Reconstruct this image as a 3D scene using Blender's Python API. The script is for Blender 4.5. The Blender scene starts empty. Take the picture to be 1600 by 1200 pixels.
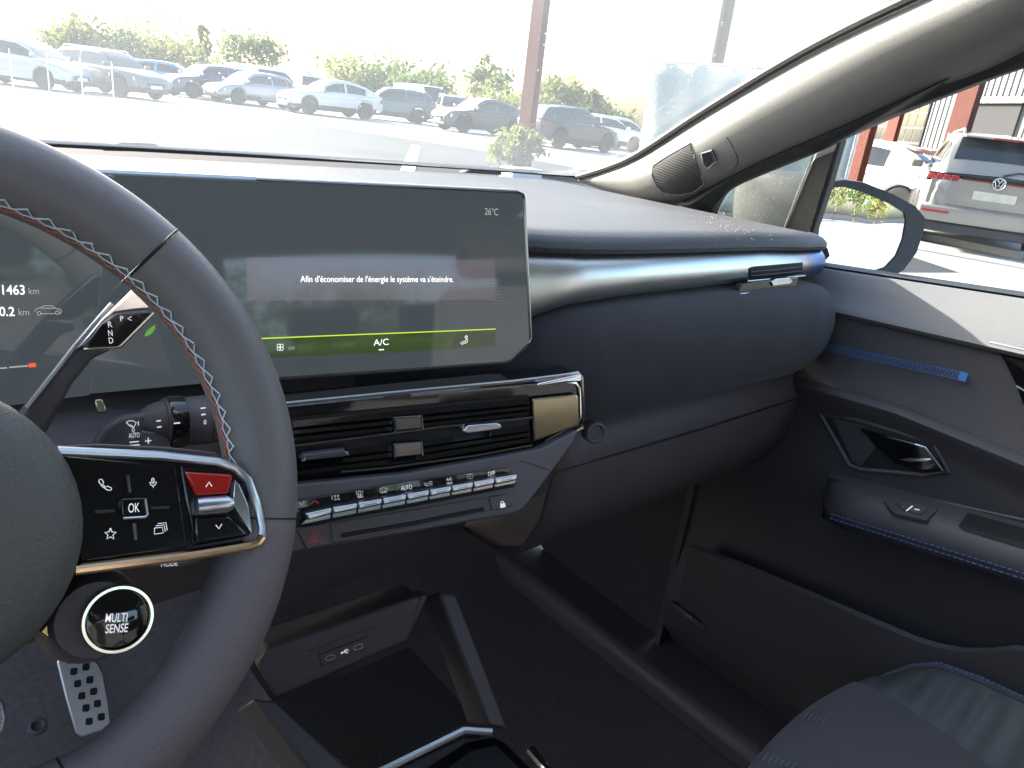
import bpy, bmesh, math, random
from math import sin, cos, pi, radians as R
from mathutils import Vector as V, Matrix as M4
from mathutils.bvhtree import BVHTree
random.seed(4)
SC = bpy.context.scene
COL = SC.collection

# ------------------------------------------------------------------ camera, sky, sun, exposure
EYE = 1.18                                   # eye height above the asphalt
YAW, PITCH, ROLL, FOC = R(43), R(20.1), R(7), 1160.0
FWD = V((sin(YAW)*cos(PITCH), cos(YAW)*cos(PITCH), -sin(PITCH)))
RT0 = V((cos(YAW), -sin(YAW), 0)); UP0 = RT0.cross(FWD)
RT = RT0*cos(ROLL) + UP0*sin(ROLL); UP = UP0*cos(ROLL) - RT0*sin(ROLL)
O = V((0, 0, EYE))
cd = bpy.data.cameras.new('camera'); cam = bpy.data.objects.new('camera', cd); COL.objects.link(cam)
m = M4((RT, UP, -FWD)).transposed().to_4x4(); m.translation = O; cam.matrix_world = m
cd.sensor_width = 36; cd.lens = 36*FOC/1600; cd.clip_start = .01; cd.clip_end = 2000
SC.camera = cam
SUN_AZ, SUN_EL = R(-14), R(21)               # azimuth clockwise from the car's nose
w = bpy.data.worlds.new('World'); SC.world = w; w.use_nodes = True
nt = w.node_tree; bg = nt.nodes['Background']; sky = nt.nodes.new('ShaderNodeTexSky')
sky.sky_type = 'NISHITA'; sky.sun_disc = False; sky.sun_elevation = SUN_EL; sky.sun_rotation = SUN_AZ
sky.air_density = 1.0; sky.dust_density = 4.2; sky.ozone_density = 1.2
nt.links.new(sky.outputs[0], bg.inputs[0]); bg.inputs[1].default_value = .15
sl = bpy.data.lights.new('sun', 'SUN'); sl.energy = 4.6; sl.angle = R(.53); sl.color = (1, .955, .89)
so = bpy.data.objects.new('sun', sl); COL.objects.link(so)
SUND = V((sin(SUN_AZ)*cos(SUN_EL), cos(SUN_AZ)*cos(SUN_EL), sin(SUN_EL)))
so.rotation_euler = (-SUND).to_track_quat('-Z', 'Y').to_euler(); so.location = (0, 0, 30)
vs = SC.view_settings; vs.view_transform = 'Standard'; vs.look = 'None'; vs.exposure = 2.45; vs.gamma = 1
SC.cycles.use_denoising = True; SC.cycles.max_bounces = 12; SC.cycles.diffuse_bounces = 7; SC.cycles.transparent_max_bounces = 16
SC.cycles.sample_clamp_indirect = 6; SC.cycles.caustics_reflective = False; SC.cycles.caustics_refractive = False

# ------------------------------------------------------------------ measuring helpers (photo 1600 x 1200 -> place)
def ray(px, py): return FWD + RT*((px-800)/FOC) - UP*((py-600)/FOC)
def onp(px, py, P, n):
    d = ray(px, py); return O + d*((P-O).dot(n)/d.dot(n))
def onx(px, py, X): return onp(px, py, V((X, 0, 0)), V((1, 0, 0)))
def ony(px, py, Y): return onp(px, py, V((0, Y, 0)), V((0, 1, 0)))
def onz(px, py, Z): return onp(px, py, V((0, 0, Z+EYE)), V((0, 0, 1)))   # Z is relative to the eye
def dist(px, py, t): return O + ray(px, py).normalized()*t
def nrm(a, t):
    a, t = R(a), R(t); return V((-sin(a)*cos(t), -cos(a)*cos(t), sin(t)))
class Plane:
    def __init__(s, P, n): s.P = V(P); s.n = V(n).normalized()
    def __call__(s, px, py, lift=0): return onp(px, py, s.P, s.n) + s.n*lift
    def off(s, d): return Plane(s.P + s.n*d, s.n)
class Surf:
    """a built surface that pixels are cast onto"""
    def __init__(s, verts, faces): s.b = BVHTree.FromPolygons(verts, faces)
    def __call__(s, px, py, lift=0):
        d = ray(px, py).normalized(); h = s.b.ray_cast(O, d)
        if h[0] is None: h = s.b.find_nearest(O + d*1.0)
        n = h[1] if h[1].dot(d) < 0 else -h[1]
        s.n = n
        return h[0] + n*lift

# ------------------------------------------------------------------ materials
MATS = {}
def mat(name, col, rough=.5, metal=0., coat=0., bump=0., bscale=400., var=0., vscale=6., kind='noise', emit=None, es=0., spec=.5, sheen=0., dust=0., dscale=40.):
    if name in MATS: return MATS[name]
    m = bpy.data.materials.new(name); m.use_nodes = True; t = m.node_tree; b = t.nodes['Principled BSDF']
    b.inputs['Base Color'].default_value = (*col, 1); b.inputs['Roughness'].default_value = rough; b.inputs['Metallic'].default_value = metal
    b.inputs['Coat Weight'].default_value = coat; b.inputs['Coat Roughness'].default_value = .03; b.inputs['Specular IOR Level'].default_value = spec
    b.inputs['Sheen Weight'].default_value = sheen
    L = t.links.new; N = t.nodes.new
    tc = N('ShaderNodeTexCoord')
    src = None
    if var or dust:
        nz = N('ShaderNodeTexNoise'); nz.inputs['Scale'].default_value = vscale; nz.inputs['Detail'].default_value = 5; L(tc.outputs['Object'], nz.inputs['Vector'])
        mx = N('ShaderNodeMix'); mx.data_type = 'RGBA'
        mx.inputs[6].default_value = (*[max(0, c*(1-var)) for c in col], 1); mx.inputs[7].default_value = (*[min(1, c*(1+var)) for c in col], 1)
        L(nz.outputs[0], mx.inputs[0]); src = mx.outputs[2]
        rr = N('ShaderNodeMapRange'); rr.inputs[3].default_value = rough*.85; rr.inputs[4].default_value = min(1, rough*1.15)
        L(nz.outputs[0], rr.inputs[0]); L(rr.outputs[0], b.inputs['Roughness'])
    if dust:
        n1 = N('ShaderNodeTexNoise'); n1.inputs['Scale'].default_value = dscale*14; n1.inputs['Detail'].default_value = 2; L(tc.outputs['Object'], n1.inputs['Vector'])
        n2 = N('ShaderNodeTexNoise'); n2.inputs['Scale'].default_value = dscale/6; n2.inputs['Detail'].default_value = 4; L(tc.outputs['Object'], n2.inputs['Vector'])
        r1 = N('ShaderNodeMapRange'); r1.inputs[1].default_value = .58; r1.inputs[2].default_value = .72; L(n1.outputs[0], r1.inputs[0])
        r2 = N('ShaderNodeMapRange'); r2.inputs[1].default_value = .4; r2.inputs[2].default_value = .75; L(n2.outputs[0], r2.inputs[0])
        mu = N('ShaderNodeMath'); mu.operation = 'MULTIPLY'; L(r1.outputs[0], mu.inputs[0]); L(r2.outputs[0], mu.inputs[1])
        m2 = N('ShaderNodeMath'); m2.operation = 'MULTIPLY'; m2.inputs[1].default_value = dust; L(mu.outputs[0], m2.inputs[0])
        m3 = N('ShaderNodeMix'); m3.data_type = 'RGBA'; m3.inputs[7].default_value = (.34, .31, .27, 1); L(src, m3.inputs[6]); L(m2.outputs[0], m3.inputs[0]); src = m3.outputs[2]
    if src: L(src, b.inputs['Base Color'])
    if bump:
        if kind == 'voronoi':
            nz = N('ShaderNodeTexVoronoi'); nz.inputs['Scale'].default_value = bscale; o = nz.outputs[0]
        elif kind == 'wave':
            nz = N('ShaderNodeTexWave'); nz.inputs['Scale'].default_value = bscale; nz.bands_direction = 'DIAGONAL'; o = nz.outputs[1] if len(nz.outputs) > 1 else nz.outputs[0]
        elif kind == 'dots':
            nz = N('ShaderNodeTexVoronoi'); nz.inputs['Scale'].default_value = bscale; nz.inputs['Randomness'].default_value = .15; o = nz.outputs[0]
        else:
            nz = N('ShaderNodeTexNoise'); nz.inputs['Scale'].default_value = bscale; nz.inputs['Detail'].default_value = 3; o = nz.outputs[0]
        L(tc.outputs['Object'], nz.inputs['Vector'])
        bp = N('ShaderNodeBump'); bp.inputs['Strength'].default_value = bump; bp.inputs['Distance'].default_value = .001 if bscale > 50 else .02
        L(o, bp.inputs['Height']); L(bp.outputs[0], b.inputs['Normal'])
    if emit: b.inputs['Emission Color'].default_value = (*emit, 1); b.inputs['Emission Strength'].default_value = es
    MATS[name] = m; return m

def glass_mat(name, tint, dirt, speck=0., rough=.02):
    """thin pane: clear film with fresnel reflection and a film of dust that scatters light"""
    m = bpy.data.materials.new(name); m.use_nodes = True; t = m.node_tree; t.nodes.clear(); N = t.nodes.new; L = t.links.new
    out = N('ShaderNodeOutputMaterial'); tr = N('ShaderNodeBsdfTransparent'); tr.inputs[0].default_value = (*tint, 1)
    gl = N('ShaderNodeBsdfGlossy'); gl.inputs['Roughness'].default_value = rough
    fr = N('ShaderNodeFresnel'); ge = N('ShaderNodeNewGeometry'); io = N('ShaderNodeMapRange'); io.inputs[3].default_value = 1.45; io.inputs[4].default_value = 1/1.45
    L(ge.outputs['Backfacing'], io.inputs[0]); L(io.outputs[0], fr.inputs[0]); mx = N('ShaderNodeMixShader')
    sc = N('ShaderNodeMath'); sc.operation = 'MULTIPLY'; sc.inputs[1].default_value = .8; L(fr.outputs[0], sc.inputs[0])
    L(sc.outputs[0], mx.inputs[0]); L(tr.outputs[0], mx.inputs[1]); L(gl.outputs[0], mx.inputs[2])
    df = N('ShaderNodeBsdfTranslucent'); df.inputs[0].default_value = (.76, .86, .94, 1); d2 = N('ShaderNodeBsdfDiffuse'); d2.inputs[0].default_value = (.6, .58, .52, 1)
    md = N('ShaderNodeMixShader'); md.inputs[0].default_value = .3; L(df.outputs[0], md.inputs[1]); L(d2.outputs[0], md.inputs[2])
    tc = N('ShaderNodeTexCoord'); nz = N('ShaderNodeTexNoise'); nz.inputs['Scale'].default_value = 3; nz.inputs['Detail'].default_value = 6; L(tc.outputs['Object'], nz.inputs['Vector'])
    mr = N('ShaderNodeMapRange'); mr.inputs[1].default_value = .3; mr.inputs[2].default_value = .7; mr.inputs[3].default_value = dirt*.7; mr.inputs[4].default_value = dirt*1.3; L(nz.outputs[0], mr.inputs[0])
    sp = N('ShaderNodeTexVoronoi'); sp.inputs['Scale'].default_value = 95; L(tc.outputs['Object'], sp.inputs['Vector'])
    s1 = N('ShaderNodeMapRange'); s1.inputs[1].default_value = .05; s1.inputs[2].default_value = .13; s1.inputs[3].default_value = speck; s1.inputs[4].default_value = 0; L(sp.outputs[0], s1.inputs[0])
    n3 = N('ShaderNodeTexNoise'); n3.inputs['Scale'].default_value = 14; L(tc.outputs['Object'], n3.inputs['Vector'])
    s2 = N('ShaderNodeMapRange'); s2.inputs[1].default_value = .52; s2.inputs[2].default_value = .66; L(n3.outputs[0], s2.inputs[0])
    sm = N('ShaderNodeMath'); sm.operation = 'MULTIPLY'; L(s1.outputs[0], sm.inputs[0]); L(s2.outputs[0], sm.inputs[1])
    ad = N('ShaderNodeMath'); ad.operation = 'ADD'; L(mr.outputs[0], ad.inputs[0]); L(sm.outputs[0], ad.inputs[1])
    m2 = N('ShaderNodeMixShader'); L(ad.outputs[0], m2.inputs[0]); L(mx.outputs[0], m2.inputs[1]); L(md.outputs[0], m2.inputs[2]); L(m2.outputs[0], out.inputs[0])
    return m

PAD = mat('grained_dash_vinyl', (.075, .077, .083), .55, bump=.35, bscale=260, kind='wave', var=.15, dust=.9, dscale=34)
PLASTIC = mat('dark_grained_plastic', (.105, .088, .092), .5, bump=.25, bscale=1500, var=.12)
PLASTIC2 = mat('charcoal_plastic', (.105, .095, .102), .45, bump=.2, bscale=1300, var=.12)
PILLAR = mat('pillar_trim_grey', (.185, .186, .178), .5, bump=.6, bscale=900, var=.1)
HEAD = mat('grey_headliner', (.34, .34, .33), .9, bump=.5, bscale=700)
LEATHER = mat('smooth_leather', (.19, .165, .158), .42, bump=.12, bscale=900, kind='voronoi', var=.08)
PERF = mat('perforated_leather', (.2, .16, .16), .5, bump=.5, bscale=620, kind='dots', var=.08)
HUBM = mat('hub_leather', (.125, .118, .105), .5, bump=.3, bscale=700, kind='voronoi', var=.1)
GRILLE = mat('black_grille_cloth', (.05, .05, .05), .8, bump=.3, bscale=900)
ARML = mat('armrest_leather', (.085, .078, .08), .48, bump=.12, bscale=900, kind='voronoi', var=.08)
SUEDE = mat('blue_grey_suede', (.04, .036, .042), .95, bump=.6, bscale=900, var=.4, vscale=22, sheen=.12)
DSUEDE = mat('door_suede', (.075, .07, .075), .95, bump=.5, bscale=1100, var=.25, vscale=18, sheen=.3)
GLOSS = mat('gloss_black', (.006, .006, .007), .06, coat=.6, var=.2)
SCRN = mat('display_glass', (.012, .014, .014), .05, coat=.3, spec=.45, emit=(.72, .88, 1), es=.0145)
CHROME = mat('chrome', (.82, .83, .85), .1, metal=1, var=.02, vscale=30)
SATIN = mat('satin_silver', (.6, .62, .65), .3, metal=1, var=.04, vscale=20)
DCHROME = mat('dark_chrome', (.3, .29, .28), .18, metal=1, var=.05)
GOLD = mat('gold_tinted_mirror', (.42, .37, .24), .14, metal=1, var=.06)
SEAM = mat('seam_shadow_rubber', (.012, .012, .013), .7, bump=.2, bscale=600)
RUBBER = mat('black_rubber', (.018, .018, .019), .6, bump=.3, bscale=500)
CARPET = mat('black_carpet', (.15, .122, .12), 1, bump=1, bscale=900, var=.4, vscale=120, dust=.5, dscale=60)
WHITEP = mat('white_print', (.75, .75, .75), .5, emit=(1, 1, 1), es=.10)
UIWHITE = mat('lit_display_text', (.1, .1, .1), .5, emit=(1, .98, 1), es=.26)
UIDIM = mat('dim_display_text', (.05, .05, .05), .5, emit=(.85, .85, .85), es=.09)
UIGREY = mat('lit_display_band', (.012, .012, .012), .08, emit=(.85, .75, .9), es=.024, coat=.3)
UIGREEN = mat('lit_display_green', (.012, .014, .012), .08, emit=(.5, .95, .25), es=.013, coat=.3)
UIGREEN2 = mat('dim_display_green', (.012, .014, .012), .08, emit=(.55, 1, .35), es=.009, coat=.3)
UIFAINT = mat('faint_display_mark', (.02, .02, .02), .3, emit=(.8, .8, .85), es=.025)
UILIME = mat('lime_display_line', (.02, .03, .01), .3, emit=(.62, .9, .02), es=.2)
UIRED = mat('red_display_mark', (.1, .01, .01), .3, emit=(1, .12, .05), es=.2)
REDP = mat('red_print', (.55, .06, .05), .5, emit=(1, .1, .08), es=.04)
REDREFL = mat('red_reflection_gloss', (.5, .02, .012), .08, coat=.5)  # up key: a red reflection painted in as its base colour
BLUETH = mat('blue_thread', (.07, .16, .38), .7, bump=.3, bscale=2000)
BLUELIT = mat('bright_blue_thread', (.08, .26, .62), .6, bump=.3, bscale=2000)
WHITETH = mat('white_thread', (.75, .77, .82), .7, bump=.3, bscale=2000)
REDTH = mat('red_thread', (.62, .16, .09), .7, bump=.3, bscale=2000)
ALU = mat('brushed_pedal_metal', (.62, .64, .68), .38, metal=.75, bump=.2, bscale=800)
GLASSW = glass_mat('dusty_windscreen_glass', (.9, .94, .94), .068, .5)
GLASSD = glass_mat('side_window_glass', (.86, .9, .88), .02, .22)
MIRRORM = mat('mirror_silvering', (.9, .92, .92), .01, metal=1)
HOUSING = mat('dusty_mirror_housing', (.04, .041, .043), .7, var=.2, dust=.5, dscale=16)
OWNPAINT = mat('own_paint_grey', (.3, .31, .33), .3, metal=.4, coat=.8)
# anodised strip: silver drifting to blue towards the door
DEC = bpy.data.materials.new('anodised_silver_to_blue'); DEC.use_nodes = True
t = DEC.node_tree; b = t.nodes['Principled BSDF']; g = t.nodes.new('ShaderNodeNewGeometry'); sx = t.nodes.new('ShaderNodeSeparateXYZ'); mr = t.nodes.new('ShaderNodeMapRange'); cr = t.nodes.new('ShaderNodeValToRGB')
mr.inputs[1].default_value = .42; mr.inputs[2].default_value = 1.03
t.links.new(g.outputs['Position'], sx.inputs[0]); t.links.new(sx.outputs[0], mr.inputs[0]); t.links.new(mr.outputs[0], cr.inputs[0]); t.links.new(cr.outputs[0], b.inputs['Base Color'])
e = cr.color_ramp.elements; e[0].position = 0; e[0].color = (.8, .82, .8, 1); e[1].position = 1; e[1].color = (.05, .16, .36, 1)
for p, c in ((.62, (.8, .82, .82, 1)), (.74, (.62, .58, .52, 1)), (.80, (.4, .3, .36, 1)), (.86, (.12, .22, .5, 1))):
    q = e.new(p); q.color = c
b.inputs['Metallic'].default_value = 1; b.inputs['Roughness'].default_value = .34
nz = t.nodes.new('ShaderNodeTexNoise'); nz.inputs['Scale'].default_value = 2200; bp = t.nodes.new('ShaderNodeBump'); bp.inputs['Strength'].default_value = .08; bp.inputs['Distance'].default_value = .001
t.links.new(nz.outputs[0], bp.inputs['Height']); t.links.new(bp.outputs[0], b.inputs['Normal'])

# ------------------------------------------------------------------ mesh helpers
LOC = {}
def root_loc(p): return LOC.get(p.name, V((0, 0, 0))) if p else V((0, 0, 0))
def thing(name, label, cat, loc=(0, 0, 0), group=None):
    o = bpy.data.objects.new(name, None); COL.objects.link(o); o.location = loc; o.empty_display_size = .1
    o['label'] = label; o['category'] = cat; o['kind'] = 'thing'
    if group: o['group'] = group
    LOC[o.name] = V(loc); return o
def mesh(name, verts, faces, mt, parent=None, smooth=35, bevel=0, seg=2, solid=0, sub=0, kind=None, mats=None, fm=None, loc=None):
    base = root_loc(parent) if parent else V(loc or (0, 0, 0))
    me = bpy.data.meshes.new(name); me.from_pydata([tuple(V(v)-base) for v in verts], [], [tuple(f) for f in faces])
    bm = bmesh.new(); bm.from_mesh(me); bmesh.ops.recalc_face_normals(bm, faces=bm.faces); bm.to_mesh(me); bm.free()
    for q in (mats or [mt]): me.materials.append(q)
    if fm: me.polygons.foreach_set('material_index', fm)
    if smooth:
        me.shade_smooth(); me.set_sharp_from_angle(angle=R(smooth))
    o = bpy.data.objects.new(name, me); COL.objects.link(o)
    if parent: o.parent = parent; LOC[o.name] = base
    elif loc: o.location = loc; LOC[o.name] = base
    if solid:
        md = o.modifiers.new('thick', 'SOLIDIFY'); md.thickness = solid; md.offset = -1
    if bevel:
        md = o.modifiers.new('edge', 'BEVEL'); md.width = bevel; md.segments = seg; md.limit_method = 'ANGLE'; md.angle_limit = R(35)
    if sub:
        md = o.modifiers.new('sub', 'SUBSURF'); md.levels = sub; md.render_levels = sub
    if kind: o['kind'] = kind
    return o
def tag(o, label, cat, group=None):
    o['label'] = label; o['category'] = cat
    if group: o['group'] = group
    return o
def newell(p):
    n = V((0, 0, 0))
    for i in range(len(p)):
        a, b = p[i], p[(i+1) % len(p)]
        n += V(((a.y-b.y)*(a.z+b.z), (a.z-b.z)*(a.x+b.x), (a.x-b.x)*(a.y+b.y)))
    return n.normalized()
def prism(pts, vec):
    k = len(pts); vs_ = list(pts) + [p+vec for p in pts]
    return vs_, [list(range(k)), list(range(2*k-1, k-1, -1))] + [[i, i+k, (i+1) % k+k, (i+1) % k] for i in range(k)]
def plate(name, pts, thick, mt, parent=None, bevel=.0008, up=0, **k):
    """polygon with its front face through pts (raised by up) and thickness away from the driver"""
    pts = [V(p) for p in pts]; n = newell(pts); c = sum(pts, V((0, 0, 0)))/len(pts)
    if n.dot(O-c) < 0: n = -n
    pts = [p+n*up for p in pts]; a, f = prism(pts, -n*thick)
    return mesh(name, a, f, mt, parent, bevel=bevel, **k)
def grid(rows, closed=False, caps=False):
    """rows of equal length -> quads; closed joins the last point of a row to its first"""
    k = len(rows[0]); v = [p for r in rows for p in r]; f = []
    for i in range(len(rows)-1):
        for j in range(k if closed else k-1):
            f.append([i*k+j, i*k+(j+1) % k, (i+1)*k+(j+1) % k, (i+1)*k+j])
    if caps: f += [list(range(k))[::-1], [(len(rows)-1)*k+j for j in range(k)]]
    return v, f
def tubeg(path, rad, seg=8, closed=False, flat=1, ref=None):
    path = [V(p) for p in path]; n = len(path); rows = []; up = V(ref) if ref else V((0, 0, 1))
    for i, p in enumerate(path):
        a = path[(i-1) % n] if closed or i else p; b = path[(i+1) % n] if closed or i < n-1 else p
        d = (b-a).normalized(); s = d.cross(up)
        if s.length < .05: s = d.cross(V((1, 0, .1)))
        s.normalize(); u = s.cross(d).normalized(); r = rad[i] if isinstance(rad, (list, tuple)) else rad
        rows.append([p + (s*cos(2*pi*j/seg) + u*sin(2*pi*j/seg)*flat)*r for j in range(seg)])
    if closed: rows.append(rows[0]); 
    return grid(rows, True, not closed)
def tube(name, path, rad, mt, parent=None, seg=8, closed=False, flat=1, ref=None, **k):
    return mesh(name, *tubeg(path, rad, seg, closed, flat, ref), mt, parent, **k)
def join(parts):
    v, f = [], []
    for a, b in parts:
        n = len(v); v += a; f += [[i+n for i in q] for q in b]
    return v, f
def box(x0, x1, y0, y1, z0, z1):
    return prism([V((x0, y0, z0)), V((x1, y0, z0)), V((x1, y1, z0)), V((x0, y1, z0))], V((0, 0, z1-z0)))
def ribbon(pts, wd, n):
    """flat stroke along a polyline lying on a surface with normal n"""
    pts = [V(p) for p in pts]; L_, R_ = [], []
    for i, p in enumerate(pts):
        d = (pts[min(i+1, len(pts)-1)]-pts[max(i-1, 0)]).normalized(); s = d.cross(n).normalized()*wd/2; L_.append(p-s); R_.append(p+s)
    k = len(pts); return L_+R_, [[i, i+1, k+i+1, k+i] for i in range(k-1)]
def strokes(name, pl, lines, wpx, mt, parent, lift=.0004, depth=None):
    """printed symbol: pixel polylines laid on a surface"""
    ps = []
    for ln in lines:
        p = [pl(x, y, lift) for x, y in ln]; dd = (p[0]-O).length
        ps.append(ribbon(p, wpx*dd/FOC, pl.n))
    return mesh(name, *join(ps), mt, parent, smooth=0)
def ring(cx, cy, r, a0=0, a1=360, k=14, ry=None): return [(cx+r*cos(R(a0+(a1-a0)*i/k)), cy+(ry or r)*sin(R(a0+(a1-a0)*i/k))) for i in range(k+1)]
_dg = None
def lettering(s, pl, p0, p1, hpx, mt, parent, lift=.0004, name='lettering', bold=0, hz=None):
    """flat lettering between two pixels (baseline start and end) on a surface, hpx capital height"""
    cu = bpy.data.curves.new('t', 'FONT'); cu.body = s; cu.offset = bold; ob = bpy.data.objects.new('t', cu); COL.objects.link(ob)
    dg = bpy.context.evaluated_depsgraph_get(); me = bpy.data.meshes.new_from_object(ob.evaluated_get(dg)); bpy.data.objects.remove(ob); bpy.data.curves.remove(cu)
    xs = [v.co.x for v in me.vertices]; x0, x1 = min(xs), max(xs)
    a = pl(*p0, lift); b_ = pl(*p1, lift); r = (b_-a); wd = r.length; r.normalize()
    u = pl.n.cross(r).normalized()
    if u.dot(UP) < 0: u = -u
    dd = (a-O).length; hh = (hz if hz else hpx*dd/FOC)/.69
    vs_ = [a + r*((v.co.x-x0)/(x1-x0)*wd) + u*(v.co.y*hh) for v in me.vertices]; fs = [list(p.vertices) for p in me.polygons]
    bpy.data.meshes.remove(me)
    return mesh(name, vs_, fs, mt, parent, smooth=0)
def lathe(c, ax, prof, seg=24, ref=V((0, 0, 1)), caps=True):
    """prof: (distance along ax, radius)"""
    ax = V(ax).normalized(); s = ax.cross(ref)
    if s.length < .1: s = ax.cross(V((1, 0, 0)))
    s.normalize(); u = s.cross(ax)
    return grid([[V(c)+ax*h+(s*cos(2*pi*j/seg)+u*sin(2*pi*j/seg))*max(r, 1e-5) for j in range(seg)] for h, r in prof], True, caps)
def lerp(a, b, t): return a+(b-a)*t
def interp(tab, x):
    if x <= tab[0][0]: return tab[0][1]
    for (a, p), (b, q) in zip(tab, tab[1:]):
        if x <= b: return lerp(p, q, (x-a)/(b-a))
    return tab[-1][1]
def smoothpath(pts, k=6):
    """catmull-rom through points"""
    pts = [V(p) for p in pts]; out = []
    for i in range(len(pts)-1):
        p0, p1, p2, p3 = pts[max(i-1, 0)], pts[i], pts[i+1], pts[min(i+2, len(pts)-1)]
        for j in range(k):
            t = j/k; out.append(.5*((2*p1)+(p2-p0)*t+(2*p0-5*p1+4*p2-p3)*t*t+(3*p1-p0-3*p2+p3)*t**3))
    return out+[pts[-1]]

# ================================================================== the yard outside
def struct(o): o['kind'] = 'structure'; return o
ASPH = mat('worn_asphalt', (.05, .054, .06), .9, bump=.6, bscale=60, var=.25, vscale=.5, spec=.08)
CONC = mat('pale_concrete', (.33, .33, .325), .9, bump=.4, bscale=50, var=.14, vscale=.7, spec=.15)
PAINTW = mat('white_road_paint', (.78, .78, .76), .7, var=.08, vscale=8)
def hdir(px):
    d = ray(px, 173+(px-800)*.123); d.z = 0; return d.normalized()
def gp(px, r): q = hdir(px)*r; return V((q.x, q.y, 0))
def sheet(name, pts, z, mt):
    return struct(mesh(name, [V((p[0], p[1], z)) for p in pts], [list(range(len(pts)))], mt, smooth=0))
sheet('ground', [(-500, -500), (500, -500), (500, 500), (-500, 500)], 0, ASPH)
# pale concrete lane along the parked row, and the apron beside and behind the car
lane = [gp(-300, 24), gp(0, 25.5), gp(300, 27), gp(520, 26), gp(760, 22.5), gp(1000, 18.5), gp(1180, 15.5), gp(1450, 11.2), gp(1700, 9.2), gp(2300, 9), V((40, -20, 0)), V((60, 30, 0)), V((50, 60, 0)), V((-20, 70, 0))]
sheet('lane', [(p.x, p.y) for p in lane], .004, CONC)
sheet('apron', [(2.6, 4.5), (9.8, 3.0), (14, -20), (30, -60), (-20, -60), (-8, -6), (2.6, -5)], .0045, CONC)
def road_line(a, b, wd):
    a, b = V(a), V(b); d = (b-a).normalized(); s = V((-d.y, d.x, 0))*wd/2
    return struct(mesh('road_marking', [p+V((0, 0, .009)) for p in (a-s, a+s, b+s, b-s)], [[0, 1, 2, 3]], PAINTW, smooth=0))
road_line(gp(632, 9.5), gp(655, 21), .24)
road_line((2.9, -4.2, 0), (7.6, -3.6, 0), .13)
road_line((3.0, -1.6, 0), (7.8, -1.0, 0), .13)
kb = [gp(1380, 14.3), gp(1640, 13.2)]; d = (kb[1]-kb[0]).normalized(); s = V((-d.y, d.x, 0))*.09
struct(mesh('kerb', *prism([kb[0]-s, kb[1]-s, kb[1]+s, kb[0]+s], V((0, 0, .12))), CONC, bevel=.015))

# ------------------------------------------------------------------ vehicles
TYRE = mat('tyre_rubber', (.02, .02, .02), .8, bump=.4, bscale=200)
RIMM = mat('alloy_rim', (.55, .56, .58), .3, metal=.9)
CARGLASS = mat('dark_car_glass', (.02, .024, .026), .05, coat=.4)
BLACKP = mat('black_cladding', (.03, .03, .031), .6, bump=.2, bscale=300)
LAMPW = mat('headlamp_lens', (.7, .72, .75), .08, coat=.6)
LAMPR = mat('tail_lamp_red', (.32, .02, .02), .12, coat=.5)
PLATE = mat('plate_white', (.72, .72, .7), .5)
def paint(name, c, metal=.35): return mat(name, c, .32, metal=metal, coat=.9, var=.04)
def wheel_mesh(r):
    tv = lathe((0, 0, 0), (1, 0, 0), [(-.1, r*.62), (-.105, r*.8), (-.1, r*.95), (-.07, r), (.07, r), (.1, r*.95), (.105, r*.8), (.1, r*.62)], 22)
    ps = [lathe((0, 0, 0), (1, 0, 0), [(.03, r*.62), (.08, r*.64), (.095, r*.6), (.085, r*.55), (.02, r*.54)], 20), lathe((0, 0, 0), (1, 0, 0), [(.03, .001), (.08, .07), (.085, .05), (.086, .001)], 12)]
    for i in range(5):
        a = 2*pi*i/5; u = V((0, cos(a), sin(a))); s = V((0, -sin(a), cos(a))); x = V((1, 0, 0))
        ps.append(prism([x*.085+u*.03-s*.04, x*.085+u*.03+s*.04, x*.092+u*r*.6+s*.028, x*.092+u*r*.6-s*.028], x*-.03))
    return tv, join(ps)
STY = {
 'hatch': dict(L=4.15, W=1.8, H=1.47, cowl=.22, rf=.05, rr=-.36, rb=-.485, wr=.325, fa=.3, ra=-.29, hood=.84, belt=.95, nose=.6),
 'suv':   dict(L=4.3, W=1.82, H=1.55, cowl=.22, rf=.07, rr=-.38, rb=-.49, wr=.355, fa=.3, ra=-.285, hood=.94, belt=1.01, nose=.71),
 'coupe': dict(L=4.5, W=1.84, H=1.54, cowl=.21, rf=.04, rr=-.2, rb=-.485, wr=.37, fa=.305, ra=-.29, hood=.93, belt=1.01, nose=.7),
 'mpv':   dict(L=4.4, W=1.83, H=1.56, cowl=.3, rf=.09, rr=-.4, rb=-.49, wr=.335, fa=.315, ra=-.3, hood=.9, belt=1.0, nose=.66),
 'tall':  dict(L=4.5, W=1.86, H=1.66, cowl=.22, rf=.07, rr=-.435, rb=-.492, wr=.36, fa=.3, ra=-.285, hood=.98, belt=1.06, nose=.74),
 'van':   dict(L=5.0, W=1.95, H=1.95, cowl=.33, rf=.2, rr=-.48, rb=-.497, wr=.335, fa=.33, ra=-.3, hood=1.02, belt=1.08, nose=.78),
 'sedan': dict(L=4.6, W=1.82, H=1.46, cowl=.2, rf=.04, rr=-.2, rb=-.4, wr=.33, fa=.3, ra=-.29, hood=.86, belt=.96, nose=.62),
}
MODEL = {}
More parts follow.
